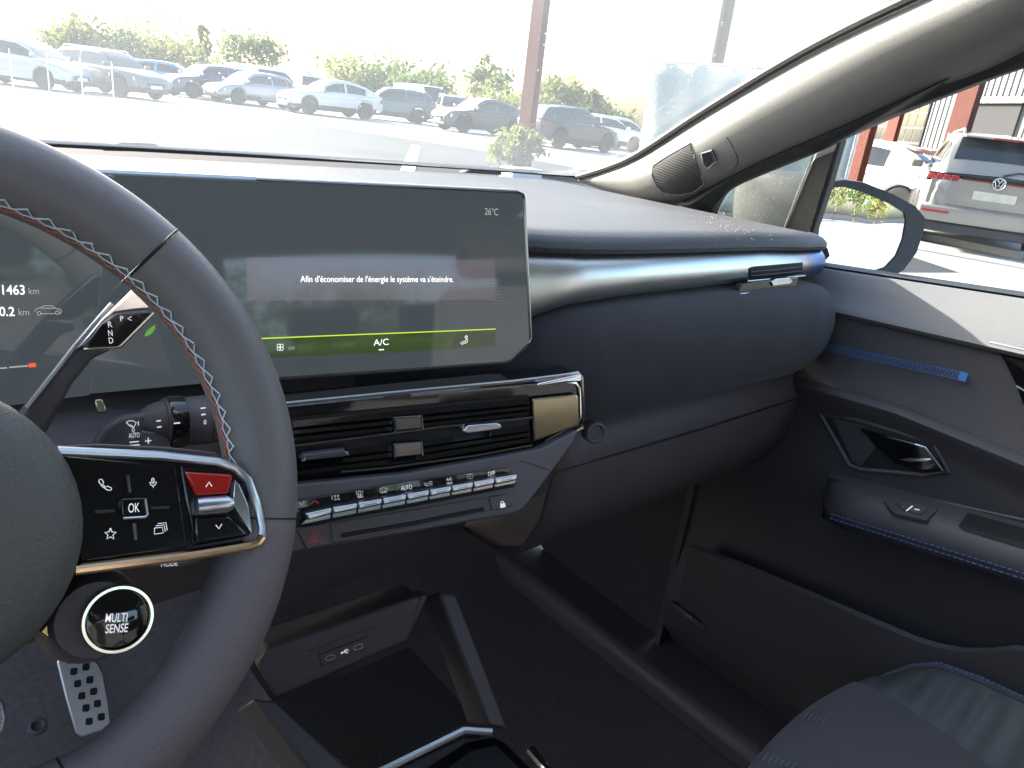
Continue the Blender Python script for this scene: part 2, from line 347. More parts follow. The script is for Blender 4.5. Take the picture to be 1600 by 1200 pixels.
def car_model(style, pt):
    s = STY[style]; L, W, H = s['L'], s['W'], s['H']; hw = W/2
    ax = [s['fa']*L, s['ra']*L]; ra = s['wr']+.045
    ys = sorted({round(L*(-.5+i/44), 3) for i in range(45)} | {round(a+ra*k/6, 3) for a in ax for k in range(-6, 7)} | {round(v*L, 3) for v in (-.498, .498, -.49, .49)})
    cow, rf, rr, rb = (s[k]*L for k in ('cowl', 'rf', 'rr', 'rb'))
    zs = lambda y: interp([(-.5*L, s['belt']-.1), (-.485*L, s['belt']-.02), (rb, s['belt']), (cow, s['belt']-.03), (cow+.02*L, s['hood']+.06), (.42*L, s['hood']-.06), (.475*L, s['nose']+.06), (.5*L, s['nose']-.06)], y)
    zr = lambda y: interp([(rb, s['belt']+.01), (lerp(rb, rr, .55), lerp(s['belt'], H, .62)), (rr, H-.06), (lerp(rr, rf, .3), H-.01), (lerp(rr, rf, .7), H), (rf, H-.05), (lerp(rf, cow, .5), lerp(H, s['belt'], .46)), (cow, s['belt']-.02)], y)
    wd = lambda y: hw*interp([(-.5, .8), (-.485, .88), (-.44, .95), (-.3, .99), (0, 1), (.32, .99), (.42, .93), (.47, .84), (.495, .7), (.5, .62)], y/L)
    def zu(y):
        z = interp([(-.5*L, .5), (-.49*L, .38), (-.46*L, .28), (-.3*L, .22), (.3*L, .2), (.47*L, .22), (.5*L, .4)], y)
        for a in ax:
            q = abs(y-a)
            if q < ra: z = max(z, s['wr']+math.sqrt(max(0, ra*ra-q*q)))
        return z
    rows = []
    for y in ys:
        u, t_, w_ = zu(y), zs(y), wd(y); t_ = max(t_, u+.12); h = t_-u
        prof = [(0, u), (.8*w_, u), (.965*w_, u+.0*h), (.985*w_, u+.12*h), (w_, u+.3*h), (w_, u+.55*h), (.975*w_, u+.75*h), (.985*w_, u+.83*h), (.955*w_, u+.95*h), (.9*w_, t_), (.5*w_, t_+.03), (0, t_+.035)]
        rows.append([V((x, y, z)) for x, z in prof] + [V((-x, y, z)) for x, z in prof[-2:0:-1]])
    v, f = grid(rows, True, True); k = len(rows[0])
    fm = []
    for q in f:
        c = sum((v[i] for i in q), V((0, 0, 0)))/len(q)
        low = c.z < (.36 if style not in ('suv', 'coupe', 'tall') else .42) or any(abs(c.y-a) < ra+.03 and (c.z < s['wr']+.0) for a in ax)
        fm.append(1 if low else 0)
    root = thing('parked_car', '', 'car')
    body = mesh('body', v, f, pt, root, smooth=40, mats=[pt, BLACKP], fm=fm)
    # greenhouse
    gy = [y for y in ys if rb <= y <= cow]; gy = [rb]+[y for y in gy if rb < y < cow]+[cow]
    def gsec(y):
        w_ = wd(y)*.905; b_ = zs(y)-.02; z = max(zr(y), b_+.004); tt = min(1, (z-b_)/(H-s['belt'])); wt = lerp(w_, hw*.7, tt)
        return w_, b_, wt, z
    rows = []
    for y in gy:
        w_, b_, wt, z = gsec(y); e_ = min(.05, (z-b_)*.3)
        pr = [(w_, b_), (lerp(w_, wt, .5)+.015, lerp(b_, z-e_, .5)), (wt, z-e_), (wt*.93, z-e_*.3), (wt*.6, z), (0, z+.012)]
        rows.append([V((x, y, zz)) for x, zz in pr]+[V((-x, y, zz)) for x, zz in pr[-2::-1]])
    roof = mesh('roof', *grid(rows), pt, root, smooth=40)
    # side windows, one pane each
    def side(y, t, sg):
        w_, b_, wt, z = gsec(y); e_ = min(.05, (z-b_)*.3); zz = lerp(b_, z-e_, t)
        x = lerp(w_, lerp(w_, wt, .5)+.015, t*2) if t < .5 else lerp(lerp(w_, wt, .5)+.015, wt, t*2-1)
        return V((sg*(x+.006), y, zz))
    yA, yB, yC = lerp(cow, rf, .3), lerp(rr, rf, .52), lerp(rb, rr, .55 if style != 'coupe' else .35)
    spans = [(yB+.05, yA), (lerp(rr, yB, .12) if style != 'coupe' else lerp(yC, yB, .3), yB-.05)]
    if style in ('suv', 'mpv', 'hatch', 'tall'): spans.append((yC, lerp(rr, yB, .12)-.07))
    if style == 'van': spans = spans[:1]
    for sg in (-1, 1):
        for a, c in spans:
            cols = [[side(lerp(a, c, i/8), t, sg) for t in (.12, .35, .6, .84)] for i in range(9)]
            mesh('side_window', *grid(cols), CARGLASS, root, smooth=40)
    def across(y0, y1, inset, lift):
        out = []
        for i in range(7):
            y = lerp(y0, y1, i/6); w_, b_, wt, z = gsec(y); q = wt*inset; fwd = 1 if y1 > y0 else -1
            out.append([V((q*k/4, y+lift*fwd*.6, z+lift-.012*(k/4)**2+(.012 if abs(k) < 4 else 0))) for k in range(-4, 5)])
        return grid(out)
    mesh('windscreen', *across(lerp(rf, cow, .06), lerp(rf, cow, .93), .93, .008), CARGLASS, root, smooth=40)
    if style != 'van': mesh('rear_window', *across(lerp(rr, rb, .1), lerp(rr, rb, .72), .88, .008), CARGLASS, root, smooth=40)
    # lamps, grille, plates, mirrors, handles
    fy, ry = .5*L, -.5*L
    nz_ = s['nose']
    for sg in (-1, 1):
        mesh('headlight', *prism([V((sg*hw*.5, fy-.03, nz_-.0)), V((sg*hw*.88, fy-.21, nz_+.04)), V((sg*hw*.86, fy-.19, nz_-.1)), V((sg*hw*.52, fy-.02, nz_-.12))], V((0, -.12, .0))), LAMPW, root, bevel=.01)
        mesh('tail_light', *prism([V((sg*hw*.5, ry-.012, s['belt']-.1)), V((sg*hw*.9, ry+.07, s['belt']-.08)), V((sg*hw*.92, ry+.08, s['belt']-.26)), V((sg*hw*.55, ry-.012, s['belt']-.22))], V((0, .12, 0))), LAMPR, root, bevel=.01)
        my = lerp(cow, rf, .2)
        mesh('door_mirror', *join([box(sg*hw*.93, sg*(hw*.93+.19), my-.05, my+.06, s['belt']+.0, s['belt']+.13)]), pt, root, bevel=.03, seg=3)
        for yy in (spans[0][0]+.05, spans[-1][0]+.25 if len(spans) > 1 else spans[0][0]+.3):
            mesh('door_handle', *box(sg*(wd(yy)*.985), sg*(wd(yy)*.985+.03), yy, yy+.18, s['belt']-.14, s['belt']-.11), pt, root, bevel=.008)
    mesh('grille', *box(-hw*.48, hw*.48, fy-.03, fy+.012, nz_-.24, nz_-.1), GLOSS, root, bevel=.02)
    mesh('lower_intake', *box(-hw*.62, hw*.62, fy-.06, fy+.0, .26, .38), BLACKP, root, bevel=.02)
    mesh('number_plate', *box(-.26, .26, fy+.01, fy+.025, .4, .51), PLATE, root, bevel=.003)
    mesh('number_plate', *box(-.26, .26, ry-.025, ry-.004, s['belt']-.36, s['belt']-.25), PLATE, root, bevel=.003)
    mesh('rear_bumper', *box(-hw*.8, hw*.8, ry-.05, ry+.1, .34, .5), BLACKP, root, bevel=.03, seg=3)
    tw, rw = wheel_mesh(s['wr'])
    for sg in (-1, 1):
        for a in ax:
            c = V((sg*(hw-.12), a, s['wr']))
            to = mesh('tyre', [V((v_.x*sg, v_.y, v_.z))+c for v_ in tw[0]], tw[1], TYRE, root, smooth=50)
            to.name = 'wheel'; mesh('rim', [V((v_.x*sg, v_.y, v_.z))+c for v_ in rw[0]], rw[1], RIMM, to, smooth=40)
    if style in ('suv', 'mpv', 'tall'):
        for sg in (-1, 1):
            tube('roof_rail', [V((sg*hw*.62, lerp(rr, rf, t), H+.02 if 0 < t < 1 else H-.03)) for t in (0, .08, .5, .92, 1)], .018, SATIN if style != 'mpv' else BLACKP, root, seg=6)
    return root
def children(o): return [c for c in bpy.data.objects if c.parent == o]
def copy_tree(o, parent=None, kids=None):
    c = o.copy(); COL.objects.link(c); c.parent = parent
    for ch in kids.get(o.name, []): copy_tree(ch, c, kids)
    return c
def place_car(style, pt, px, r, rel, label, cat='car', name='parked_car', group='vehicles parked across the yard'):
    key = (style, pt.name)
    if key not in MODEL: o = MODEL[key] = car_model(style, pt)
    else:
        kids = {}
        for q in bpy.data.objects:
            if q.parent: kids.setdefault(q.parent.name, []).append(q)
        o = copy_tree(MODEL[key], None, kids)
    o.name = name; o['label'] = label; o['category'] = cat
    if group: o['group'] = group
    d = hdir(px); o.location = gp(px, r)+V((0, 0, .006)); az = math.atan2(d.x, d.y)+R(rel); o.rotation_euler = (0, 0, -az)
    return o
SILV = paint('silver_paint', (.5, .51, .53)); LILAC = paint('pale_silver_lilac_paint', (.42, .42, .46)); DGREY = paint('dark_grey_paint', (.09, .095, .1))
NAVY = paint('navy_paint', (.03, .05, .1)); GREYP = paint('mid_grey_paint', (.22, .24, .27)); TEAL = paint('dark_teal_paint', (.03, .09, .1)); WHITE = paint('white_paint', (.75, .75, .74), 0)
BLUEP = paint('bright_blue_paint', (.08, .3, .6)); ANTH = paint('anthracite_paint', (.05, .052, .06)); BLK = paint('black_blue_paint', (.02, .025, .04)); BEIGE = paint('pale_beige_paint', (.6, .57, .5)); GREIGE = paint('warm_grey_paint', (.27, .25, .225), .4)
place_car('mpv', LILAC, 32, 33, 128, 'pale silver people carrier beside the dark grey off-roader, nose turned to the lane')
place_car('suv', DGREY, 172, 33.5, 138, 'dark grey off-roader parked between the silver people carrier and the blue car')
place_car('hatch', WHITE, 222, 52, 120, 'small white hatchback half hidden behind the dark grey off-roader')
place_car('hatch', BLUEP, 268, 45, 100, 'bright blue hatchback, the only blue car in the row')
place_car('suv', NAVY, 325, 41, -122, 'navy off-roader with glaring bonnet in front of the long white van')
place_car('hatch', GREYP, 392, 39, -125, 'mid grey hatchback between the navy off-roader and the silver coupe')
place_car('coupe', SILV, 517, 36.5, -116, 'silver coupe-backed crossover with full side in view')
place_car('suv', TEAL, 612, 40, -100, 'dark teal off-roader right behind the silver coupe-backed crossover')
place_car('van', WHITE, 662, 46, 150, 'short white van between the teal and the black off-roaders', 'van', 'parked_van')
place_car('suv', ANTH, 708, 43, 170, 'black off-roader seen nose on beside the short white van')
place_car('coupe', ANTH, 752, 36, -124, 'anthracite crossover with rounded tail just before the red post')
place_car('mpv', DGREY, 838, 41, -150, 'dark grey people carrier half hidden by the red post')
place_car('suv', BLK, 893, 31.5, 48, 'blue-black off-roader with pale glaring roof turning its tail to the yard')
place_car('hatch', WHITE, 945, 37, 60, 'white hatchback just past the blue-black off-roader')
place_car('hatch', BEIGE, 975, 40, 80, 'pale beige hatchback next to the white tarpaulin')
place_car('van', WHITE, 420, 52, 92, 'long white van rising behind the navy and grey cars', 'van', 'parked_van')
place_car('van', WHITE, 485, 60, 88, 'white van farther off behind the silver coupe-backed crossover', 'van', 'parked_van')
place_car('sedan', WHITE, 1352, 17.5, -62, 'white saloon seen through the passenger window behind the red post', group='cars beside the warehouse')
place_car('hatch', GREYP, 1448, 21.5, -6, 'low grey hatchback with red tail lamps beyond the saloon', group='cars beside the warehouse')

# the grey off-roader close by: own tail with lamp bar, emblem, spoiler, wiper and reflectors
tg = place_car('tall', GREIGE, 1537, 15.0, -6, 'warm grey off-roader with red lamp bar, its tail towards the passenger window', group='cars beside the warehouse')
kids = children(tg)
for c in kids:
    if c.name.split('.')[0] in ('tail_light', 'number_plate', 'rear_bumper') and (c.name.split('.')[0] != 'number_plate' or min(v.co.y for v in c.data.vertices) < 0): bpy.data.objects.remove(c)
s_ = STY['tall']; ry = -.5*s_['L']; hw = s_['W']/2
mtx = tg.matrix_world
def tpart(name, g, mt, par=None, **k):
    o = mesh(name, *g, mt, None, **k); o.parent = par or tg; return o
def rear_y(x, z): return ry+.05*(abs(x)/hw)**3*2 + (.02 if z > .9 else 0)
def rear_panel(x0, x1, z0, z1, out, nx=10, dep=.1):
    fr = [[V((lerp(x0, x1, i/nx), rear_y(lerp(x0, x1, i/nx), (z0+z1)/2)-out, z)) for z in (z0, z1)] for i in range(nx+1)]
    a = [p[0] for p in fr]+[p[1] for p in fr[::-1]]; return prism(a, V((0, dep, 0)))
tpart('tailgate', rear_panel(-.84, .84, .62, 1.0, .03), GREIGE, bevel=.015, seg=3)
tpart('rear_bumper', rear_panel(-.9, .9, .38, .6, .08, dep=.2), GREIGE, bevel=.03, seg=3)
tpart('bumper_skirt', rear_panel(-.84, .84, .24, .37, .05, dep=.2), BLACKP, bevel=.02)
lb = tpart('lamp_bar', rear_panel(-.9, .9, .93, 1.05, .045), GLOSS, bevel=.008)
for sg in (-1, 1):
    for k in range(4):
        x0 = sg*(.5+.1*k); x1 = sg*(.585+.1*k); tpart('tail_light', rear_panel(min(x0, x1), max(x0, x1), .955, 1.03, .058, 2), LAMPR, lb, bevel=.006)
    tpart('reflector', rear_panel(min(sg*.5, sg*.86), max(sg*.5, sg*.86), .5, .535, .092, 4), LAMPR, bevel=.004)
tpart('light_strip', rear_panel(-.46, .46, .985, 1.0, .058), LAMPR, lb)
tpart('spoiler', prism([V((-.6, ry+.36, 1.6)), V((.6, ry+.36, 1.6)), V((.57, ry+.06, 1.56)), V((-.57, ry+.06, 1.56))], V((0, 0, .03))), GREIGE, bevel=.012)
tpart('brake_light', box(-.22, .22, ry+.04, ry+.062, 1.562, 1.585), LAMPR, bevel=.003)
em = tpart('emblem', lathe((0, ry-.05, .99), (0, -1, 0), [(0, .08), (.016, .08), (.018, .07), (.014, .001)], 28), GLOSS, bevel=0)
tpart('emblem_ring', lathe((0, ry-.05, .99), (0, -1, 0), [(0, .082), (.02, .082), (.022, .076), (.018, .071)], 28, caps=False), CHROME, em)
ep = lambda pts: [V((x*1.2, ry-.072, .99+z*1.2)) for x, z in pts]
tpart('emblem_letters', join([ribbon(ep(q), .012, V((0, -1, 0))) for q in ([(-.028, .048), (0, .008), (.028, .048)], [(-.048, .025), (-.022, -.045), (0, -.005), (.022, -.045), (.048, .025)])]), PLATE, em, smooth=0)
tpart('number_plate', rear_panel(-.27, .27, .74, .86, .036, 2, .02), mat('dusty_plate', (.5, .47, .4), .6, var=.3, vscale=12), bevel=.003)
tpart('rear_wiper', tubeg([V((.02, ry+.02, 1.1)), V((.2, ry+.05, 1.16)), V((.4, ry+.06, 1.17))], [.018, .012, .008], 6), BLACKP)

# ------------------------------------------------------------------ trees, bushes
LEAFM = {}
def leaf_mat(name, c):
    if name in LEAFM: return LEAFM[name]
    m = bpy.data.materials.new(name); m.use_nodes = True; t = m.node_tree; b = t.nodes['Principled BSDF']; N = t.nodes.new; L = t.links.new
    b.inputs['Roughness'].default_value = .6
    nz = N('ShaderNodeTexNoise'); nz.inputs['Scale'].default_value = 1.3; tc = N('ShaderNodeTexCoord'); L(tc.outputs['Object'], nz.inputs['Vector'])
    mx = N('ShaderNodeMix'); mx.data_type = 'RGBA'; mx.inputs[6].default_value = (*[q*.6 for q in c], 1); mx.inputs[7].default_value = (*[q*1.35 for q in c], 1)
    L(nz.outputs[0], mx.inputs[0]); L(mx.outputs[2], b.inputs['Base Color'])
    tl = N('ShaderNodeBsdfTranslucent'); L(mx.outputs[2], tl.inputs[0]); ms = N('ShaderNodeMixShader'); ms.inputs[0].default_value = .45
    L(b.outputs[0], ms.inputs[1]); L(tl.outputs[0], ms.inputs[2]); L(ms.outputs[0], t.nodes['Material Output'].inputs[0])
    LEAFM[name] = m; return m
BARK = mat('bark', (.1, .075, .055), .95, bump=1, bscale=30, var=.3)
LG, LD, LY = leaf_mat('leaf_green', (.09, .13, .035)), leaf_mat('leaf_dark', (.045, .075, .03)), leaf_mat('leaf_yellow_green', (.17, .19, .05))
def crown_geo(rx, rz, zc, n, leaf, kind='round', rnd=None):
    rnd = rnd or random; v, f = [], []; cl = []
    for i in range(26):
        if kind == 'cone':
            h = rnd.random(); a = rnd.random()*2*pi; q = (1-h)*rx*(.4+.6*rnd.random()); cl.append((V((q*cos(a), q*sin(a), zc-rz+2*rz*h)), .3*rx))
        else:
            d = V((rnd.gauss(0, 1), rnd.gauss(0, 1), rnd.gauss(0, 1))).normalized()*(.35+.6*rnd.random())
            cl.append((V((d.x*rx, d.y*rx, zc+d.z*rz)), rx*(.22+.2*rnd.random())))
    for i in range(n):
        c, r = cl[rnd.randrange(len(cl))]; p = c+V((rnd.gauss(0, .5), rnd.gauss(0, .5), rnd.gauss(0, .42)))*r
        a = V((rnd.gauss(0, 1), rnd.gauss(0, 1), rnd.gauss(0, 1))).normalized(); b = a.cross(V((rnd.gauss(0, 1), rnd.gauss(0, 1), rnd.gauss(0, 1)))).normalized(); s = leaf*(.6+.8*rnd.random())
        k = len(v); v += [p-a*s, p+b*s*.5, p+a*s, p-b*s*.5]; f.append([k, k+1, k+2, k+3])
    return v, f
TREE = {}
def tree(px, r, h, wd, mt, label, kind='round', name='tree', n=1500, leaf=.22, pos=None, group='trees beyond the parked row', cat='tree'):
    p = pos or gp(px, r); o = thing(name, label, cat, p, group); rnd = random.Random(int(px*7+r*13)); tr = h*.34
    limbs = [tubeg([p, p+V((.1, 0, tr*.5)), p+V((0, .1, tr)), p+V((.1, .1, h*.7))], [h*.03, h*.024, h*.018, h*.006], 8)]
    for i in range(6):
        a = 2*pi*i/6+rnd.random(); q = p+V((0, 0, h*(.3+.35*rnd.random()))); limbs.append(tubeg([q, q+V((cos(a)*wd*.16, sin(a)*wd*.16, h*.1)), q+V((cos(a)*wd*.34, sin(a)*wd*.34, h*.17))], [h*.012, h*.008, h*.003], 6))
    mesh('trunk', *join(limbs), BARK, o)
    key = (kind, n, round(h/wd, 1))
    zc, rz = (h*.6, h*.42) if kind == 'round' else (h*.55, h*.46)
    v, f = crown_geo(wd/2, rz, zc, n, leaf, kind, rnd); mesh('crown', [q+p for q in v], f, mt, o, smooth=0)
    return o
T = [(110, 62, 3.4, 5, LY, 'low yellow-green tree right beside the dark grey off-roader'), (155, 64, 3.3, 7, LD, 'dark low tree showing above the dark grey off-roader'), (200, 70, 3.7, 9, LY, 'broad sunlit yellowish tree behind the small white hatchback'), (262, 66, 3.6, 9, LY, 'spreading pale tree above the bright blue hatchback'),
     (395, 75, 5.1, 6, LG, 'round green tree standing alone above the long white van'), (570, 60, 3.1, 7, LY, 'yellow-green tree over the tail of the silver coupe-backed crossover'), (618, 58, 3.5, 7.5, LG, 'dense green tree above the dark teal off-roader'), (655, 60, 3.0, 5, LG, 'small green tree above the short white van'),
     (758, 75, 5.4, 4.5, LG, 'pale slim tree above the anthracite crossover'), (805, 62, 2.3, 6, LY, 'low yellowish tree beside the red post'), (870, 46, 3.2, 4.4, LY, 'sunlit round tree just past the red post'), (908, 50, 3.0, 3, LG, 'narrow green tree above the blue-black off-roader'), (962, 60, 2.1, 3.2, LG, 'small green tree beside the white tarpaulin')]
for a in T: tree(*a)
tree(318, 72, 4.8, 2.1, LD, 'tall dark pointed conifer above the row of cars', 'cone', name='conifer')
tree(1000, 20, 7, 6, LG, 'bright green tree shown in the door mirror', pos=V((10.5, -46, 0)), group='trees behind the car')
RL = ['yellow-green tree beside the bright green tree in the door mirror', 'tall green tree straight behind the car, dimly mirrored in the displays', 'dark green tree behind the driver side, dimly mirrored in the displays',
      'green tree farthest round behind the driver side', 'green tree at the far end of the mirrored trees', 'yellow-green tree set back behind the mirrored trees', 'tallest green tree behind the car']
for i, (x, y, h, q) in enumerate(((15, -48, 7, LY), (4, -38, 8.5, LG), (-6, -30, 9, LD), (-14, -24, 8, LG), (24, -50, 8, LG), (8, -56, 8, LY), (-2, -42, 10, LG))):
    tree(1100+i*9, 30+i, h, h*.8, q, RL[i], pos=V((x, y, 0)), group='trees behind the car')
# shrub at the red post's foot
ps_ = gp(820, 16.2); sh = thing('shrub', 'scrubby yellow-green shrub growing round the foot of the red post', 'shrub', ps_)
v, f = crown_geo(.62, .42, .5, 1500, .07); mesh('crown', [q+ps_ for q in v], f, LY, sh, smooth=0)
mesh('stem', *join([tubeg([ps_, ps_+V((.3*cos(a), .3*sin(a), .6))], [.02, .006], 5) for a in (0, 1.3, 2.6, 3.9, 5.2)]), BARK, sh)
bl = gp(825, 14.2); tag(mesh('concrete_block', *box(bl.x-.36, bl.x+.36, bl.y-.2, bl.y+.2, .0, .22), WHITE, bevel=.03, loc=bl), 'white painted concrete block in front of the shrub', 'block')

# ------------------------------------------------------------------ posts, tarpaulin, warehouse
REDST = mat('red_oxide_steel', (.2, .062, .042), .65, bump=.3, bscale=40, var=.2, vscale=3)
BEIST = mat('weathered_beige_steel', (.34, .27, .2), .7, bump=.3, bscale=40, var=.25, vscale=4)
def hpost(px, r, h, wd, mt, label, group=None, rot=0, dirx=None):
    """H-section steel post: web, two flanges, base plate"""
    p = gp(px, r); o = thing('steel_post', label, 'post', p, group); q = wd/2; a = math.atan2(hdir(px).x, hdir(px).y)+rot
    u = V((cos(a), -sin(a), 0)); d = V((sin(a), cos(a), 0)); z = V((0, 0, h))
    def slab(c, hu, hd): return prism([p+c-u*hu-d*hd, p+c+u*hu-d*hd, p+c+u*hu+d*hd, p+c-u*hu+d*hd], z)
    mesh('flange', *slab(-d*q, q, .012), mt, o, bevel=.003); mesh('flange', *slab(d*q, q, .012), mt, o, bevel=.003); mesh('web', *slab(V((0, 0, 0)), .01, q-.014), mt, o)
    g = prism([p+u*a_*q*1.5+d*b_*q*1.5+V((0, 0, .005)) for a_, b_ in ((-1, -1), (1, -1), (1, 1), (-1, 1))], V((0, 0, .03))); mesh('base_plate', *g, mt, o, bevel=.004)
    return o
hpost(826, 17, 7.5, .27, REDST, 'tall red oxide steel post rising from the shrub', 'red steel posts', rot=.5)
hpost(1343, 14.2, 7.5, .25, REDST, 'red steel post in front of the white saloon', 'red steel posts', rot=.4)
hpost(1384, 27, 5.0, .3, REDST, 'slim red steel post beside the glazed shutter door', 'red steel posts', rot=.4)
p4 = hpost(1482, 24, 6, .46, REDST, 'broad red steel post with a white notice, behind the low grey hatchback', 'red steel posts', rot=.3)
hpost(1604, 24, 6, .4, REDST, 'red steel post beyond the roof of the warm grey off-roader', 'red steel posts', rot=.3)
P4 = gp(1482, 24); dv = hdir(1482); uu = V((dv.y, -dv.x, 0))
nb = P4-dv*.32+V((0, 0, 0)); tag(mesh('notice', *prism([nb+uu*a+V((0, 0, z)) for a, z in ((-.24, 1.55), (.24, 1.55), (.24, 1.95), (-.24, 1.95))], dv*.01), PLATE, loc=nb), 'white notice fixed to the broad red post', 'notice')
hpost(1086, 16.5, 9, .42, BEIST, 'weathered beige steel post rising behind the white tarpaulin', rot=.6)
# tarpaulin hung on a frame
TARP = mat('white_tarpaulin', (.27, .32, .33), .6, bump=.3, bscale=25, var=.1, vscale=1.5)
ta, tb = gp(1003, 13.2), gp(1330, 12.2); to_ = thing('tarpaulin', 'white tarpaulin wall stretched on a frame at the edge of the lane', 'tarpaulin', ta)
rows = []
for i in range(41):
    t_ = i/40; q = ta.lerp(tb, t_); dn = V((-(tb-ta).y, (tb-ta).x, 0)).normalized()
    rows.append([q+V((0, 0, z))+dn*(.012*sin(t_*40+z*1.3)+.025*sin(t_*9+z*2.2)) for z in [.05+2.12*k/10 for k in range(11)]])
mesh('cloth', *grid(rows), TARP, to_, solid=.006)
for t_ in (0, .5, 1): q = ta.lerp(tb, t_)+dn*.1; tube('frame_post', [q, q+V((0, 0, 2.23))], .03, SATIN, to_)
tube('frame_rail', [ta+dn*.1+V((0, 0, 2.2)), tb+dn*.1+V((0, 0, 2.2))], .025, SATIN, to_)
for t_ in (.01, .12, .24, .36, .48): q = ta.lerp(tb, t_)-dn*.1+V((0, 0, 2.1)); mesh('eyelet', *lathe(q, -dn, [(0, .03), (.008, .03), (.01, .02), (0, .014)], 12), SATIN, to_)
# slim white marker posts before the left of the row
for i, px in enumerate((14, 72, 125, 174)):
    p = gp(px, 30); tag(mesh('marker_post', *lathe(p, (0, 0, 1), [(.0, .06), (.03, .06), (.04, .022), (1.15, .02), (1.17, .001)], 10), WHITE, loc=p), 'slim white marker post standing before the silver and dark grey cars', 'post', 'white marker posts')
# warehouse with ribbed cladding
CLAD = mat('ribbed_grey_cladding', (.17, .173, .175), .6, var=.06, vscale=.4, spec=.15)
W0, W1 = gp(1240, 44), gp(1760, 26); wdir = (W1-W0).normalized(); wn = V((wdir.y, -wdir.x, 0)); 
if wn.dot(-W0) < 0: wn = -wn
wl = (W1-W0).length; wh = thing('warehouse', 'long grey warehouse clad in ribbed metal behind the red posts', 'building', W0)
def wpt(s, z, out=0): return W0+wdir*s+wn*out+V((0, 0, z))
prof = []; s = 0
while s < wl: prof += [(s, 0), (s+.1, 0), (s+.13, .045), (s+.2, .045), (s+.23, 0)]; s += .3
mesh('cladding', *grid([[wpt(a, 0, b), wpt(a, 6.2, b)] for a, b in prof]), CLAD, wh, smooth=0)
mesh('wall_core', *prism([wpt(0, 0, -.02), wpt(wl, 0, -.02), wpt(wl, 0, -12), wpt(0, 0, -12)], V((0, 0, 6.15))), CLAD, wh)
mesh('roof_edge', *prism([wpt(-.1, 6.15, .12), wpt(wl, 6.15, .12), wpt(wl, 6.15, -12), wpt(-.1, 6.15, -12)], V((0, 0, .3))), SATIN, wh, bevel=.02)
def wall_s(px):
    d = hdir(px); den = d.x*wdir.y-d.y*wdir.x
    return (W0.y*d.x-W0.x*d.y)/-(den) if abs(den) > 1e-6 else 0
def seek(px):
    best = min(range(0, int(wl*20)), key=lambda i: abs(math.atan2((W0+wdir*i/20).x, (W0+wdir*i/20).y)-math.atan2(hdir(px).x, hdir(px).y))); return best/20
sa, sb = seek(1362), seek(1432)
dr = mesh('shutter_door', *prism([wpt(sa, .02, .05), wpt(sb, .02, .05), wpt(sb, .02, .1), wpt(sa, .02, .1)], V((0, 0, 3.5))), mat('door_grey', (.09, .095, .1), .7, spec=.1), wh)
PANE = mat('shutter_pane', (.035, .04, .045), .15)
for i in range(6):
    for j in range(6):
        x0 = lerp(sa, sb, (i+.08)/6); x1 = lerp(sa, sb, (i+.92)/6); z0 = .1+.56*j+.05
        mesh('pane', *prism([wpt(x0, z0, .1), wpt(x1, z0, .1), wpt(x1, z0, .112), wpt(x0, z0, .112)], V((0, 0, .46))), PANE, dr, smooth=0)
sa, sb = seek(1492), seek(1568); mesh('loading_door', *prism([wpt(sa, .02, .05), wpt(sb, .02, .05), wpt(sb, .02, .12), wpt(sa, .02, .12)], V((0, 0, 3.2))), mat('dark_roller_door', (.05, .05, .055), .8, spec=.05), wh)
mesh('door_header', *prism([wpt(sa-.2, 3.22, .04), wpt(sb+.2, 3.22, .04), wpt(sb+.2, 3.22, .3), wpt(sa-.2, 3.22, .3)], V((0, 0, .18))), SATIN, wh)

def patch(name, poly, S, lift, mt, parent, ny=10, nx=10, **k):
    """pixel polygon laid on a curved surface"""
    y0, y1 = min(p[1] for p in poly), max(p[1] for p in poly); rows = []
    for i in range(ny+1):
        y = lerp(y0+.02, y1-.02, i/ny); hits = []
        for (ax, ay), (bx, by) in zip(poly, poly[1:]+poly[:1]):
            if (ay > y) != (by > y): hits.append(ax+(bx-ax)*(y-ay)/(by-ay))
        l_, r_ = min(hits), max(hits); rows.append([S(lerp(l_, r_, j/nx), y, lift) for j in range(nx+1)])
    return mesh(name, *grid(rows), mt, parent, **k)

# ================================================================== the car the photograph is taken in
XC = .37                                     # car's centre line (the driver sits at x = 0)
def Z(z): return EYE+z                       # heights below are measured from the eye
def mx_(p): return V((2*XC-p.x, p.y, p.z))   # mirror about the centre line
shell = thing('car_shell', 'dark cabin shell with grey roof pillar trim, dusty windscreen and carpeted floor', 'car cabin', (XC, -.4, .2))
# --- windscreen
def wb(x): return V((x, 1.118-.06*(abs(x-XC)/.7)**4, Z(-.108)))            # lower edge
WEDGE = [V((1.085, 1.05, Z(-.108))), onx(952, 262, 1.066), onx(1000, 240, 1.05), onx(1100, 175, 1.02), onx(1250, 85, .985), onx(1420, 0, .95), V((.92, .27, Z(.232))), V((.9, .14, Z(.268)))]
WE = smoothpath(WEDGE, 6)
top_y = WE[-1].y
rows = []
for p in WE:
    hx = p.x-XC; rows.append([V((XC+hx*k/12, p.y+.068*(1-(k/12)**2) if p is not WE[0] else wb(XC+hx*k/12).y, p.z+.012*(1-(k/12)**2)*min(1, (p.z-WE[0].z)/.06))) for k in range(-12, 13)])
mesh('windscreen', *grid(rows), GLASSW, shell, smooth=60)
for q in (WE, [mx_(p) for p in WE]): tube('windscreen_seal', [p+(O-p).normalized()*.012+V((0, 0, .001)) for p in q], .0062, RUBBER, shell, seg=8)
tube('windscreen_seal', [p+V((0, -.006, .003)) for p in rows[0]], .0042, RUBBER, shell, seg=8)
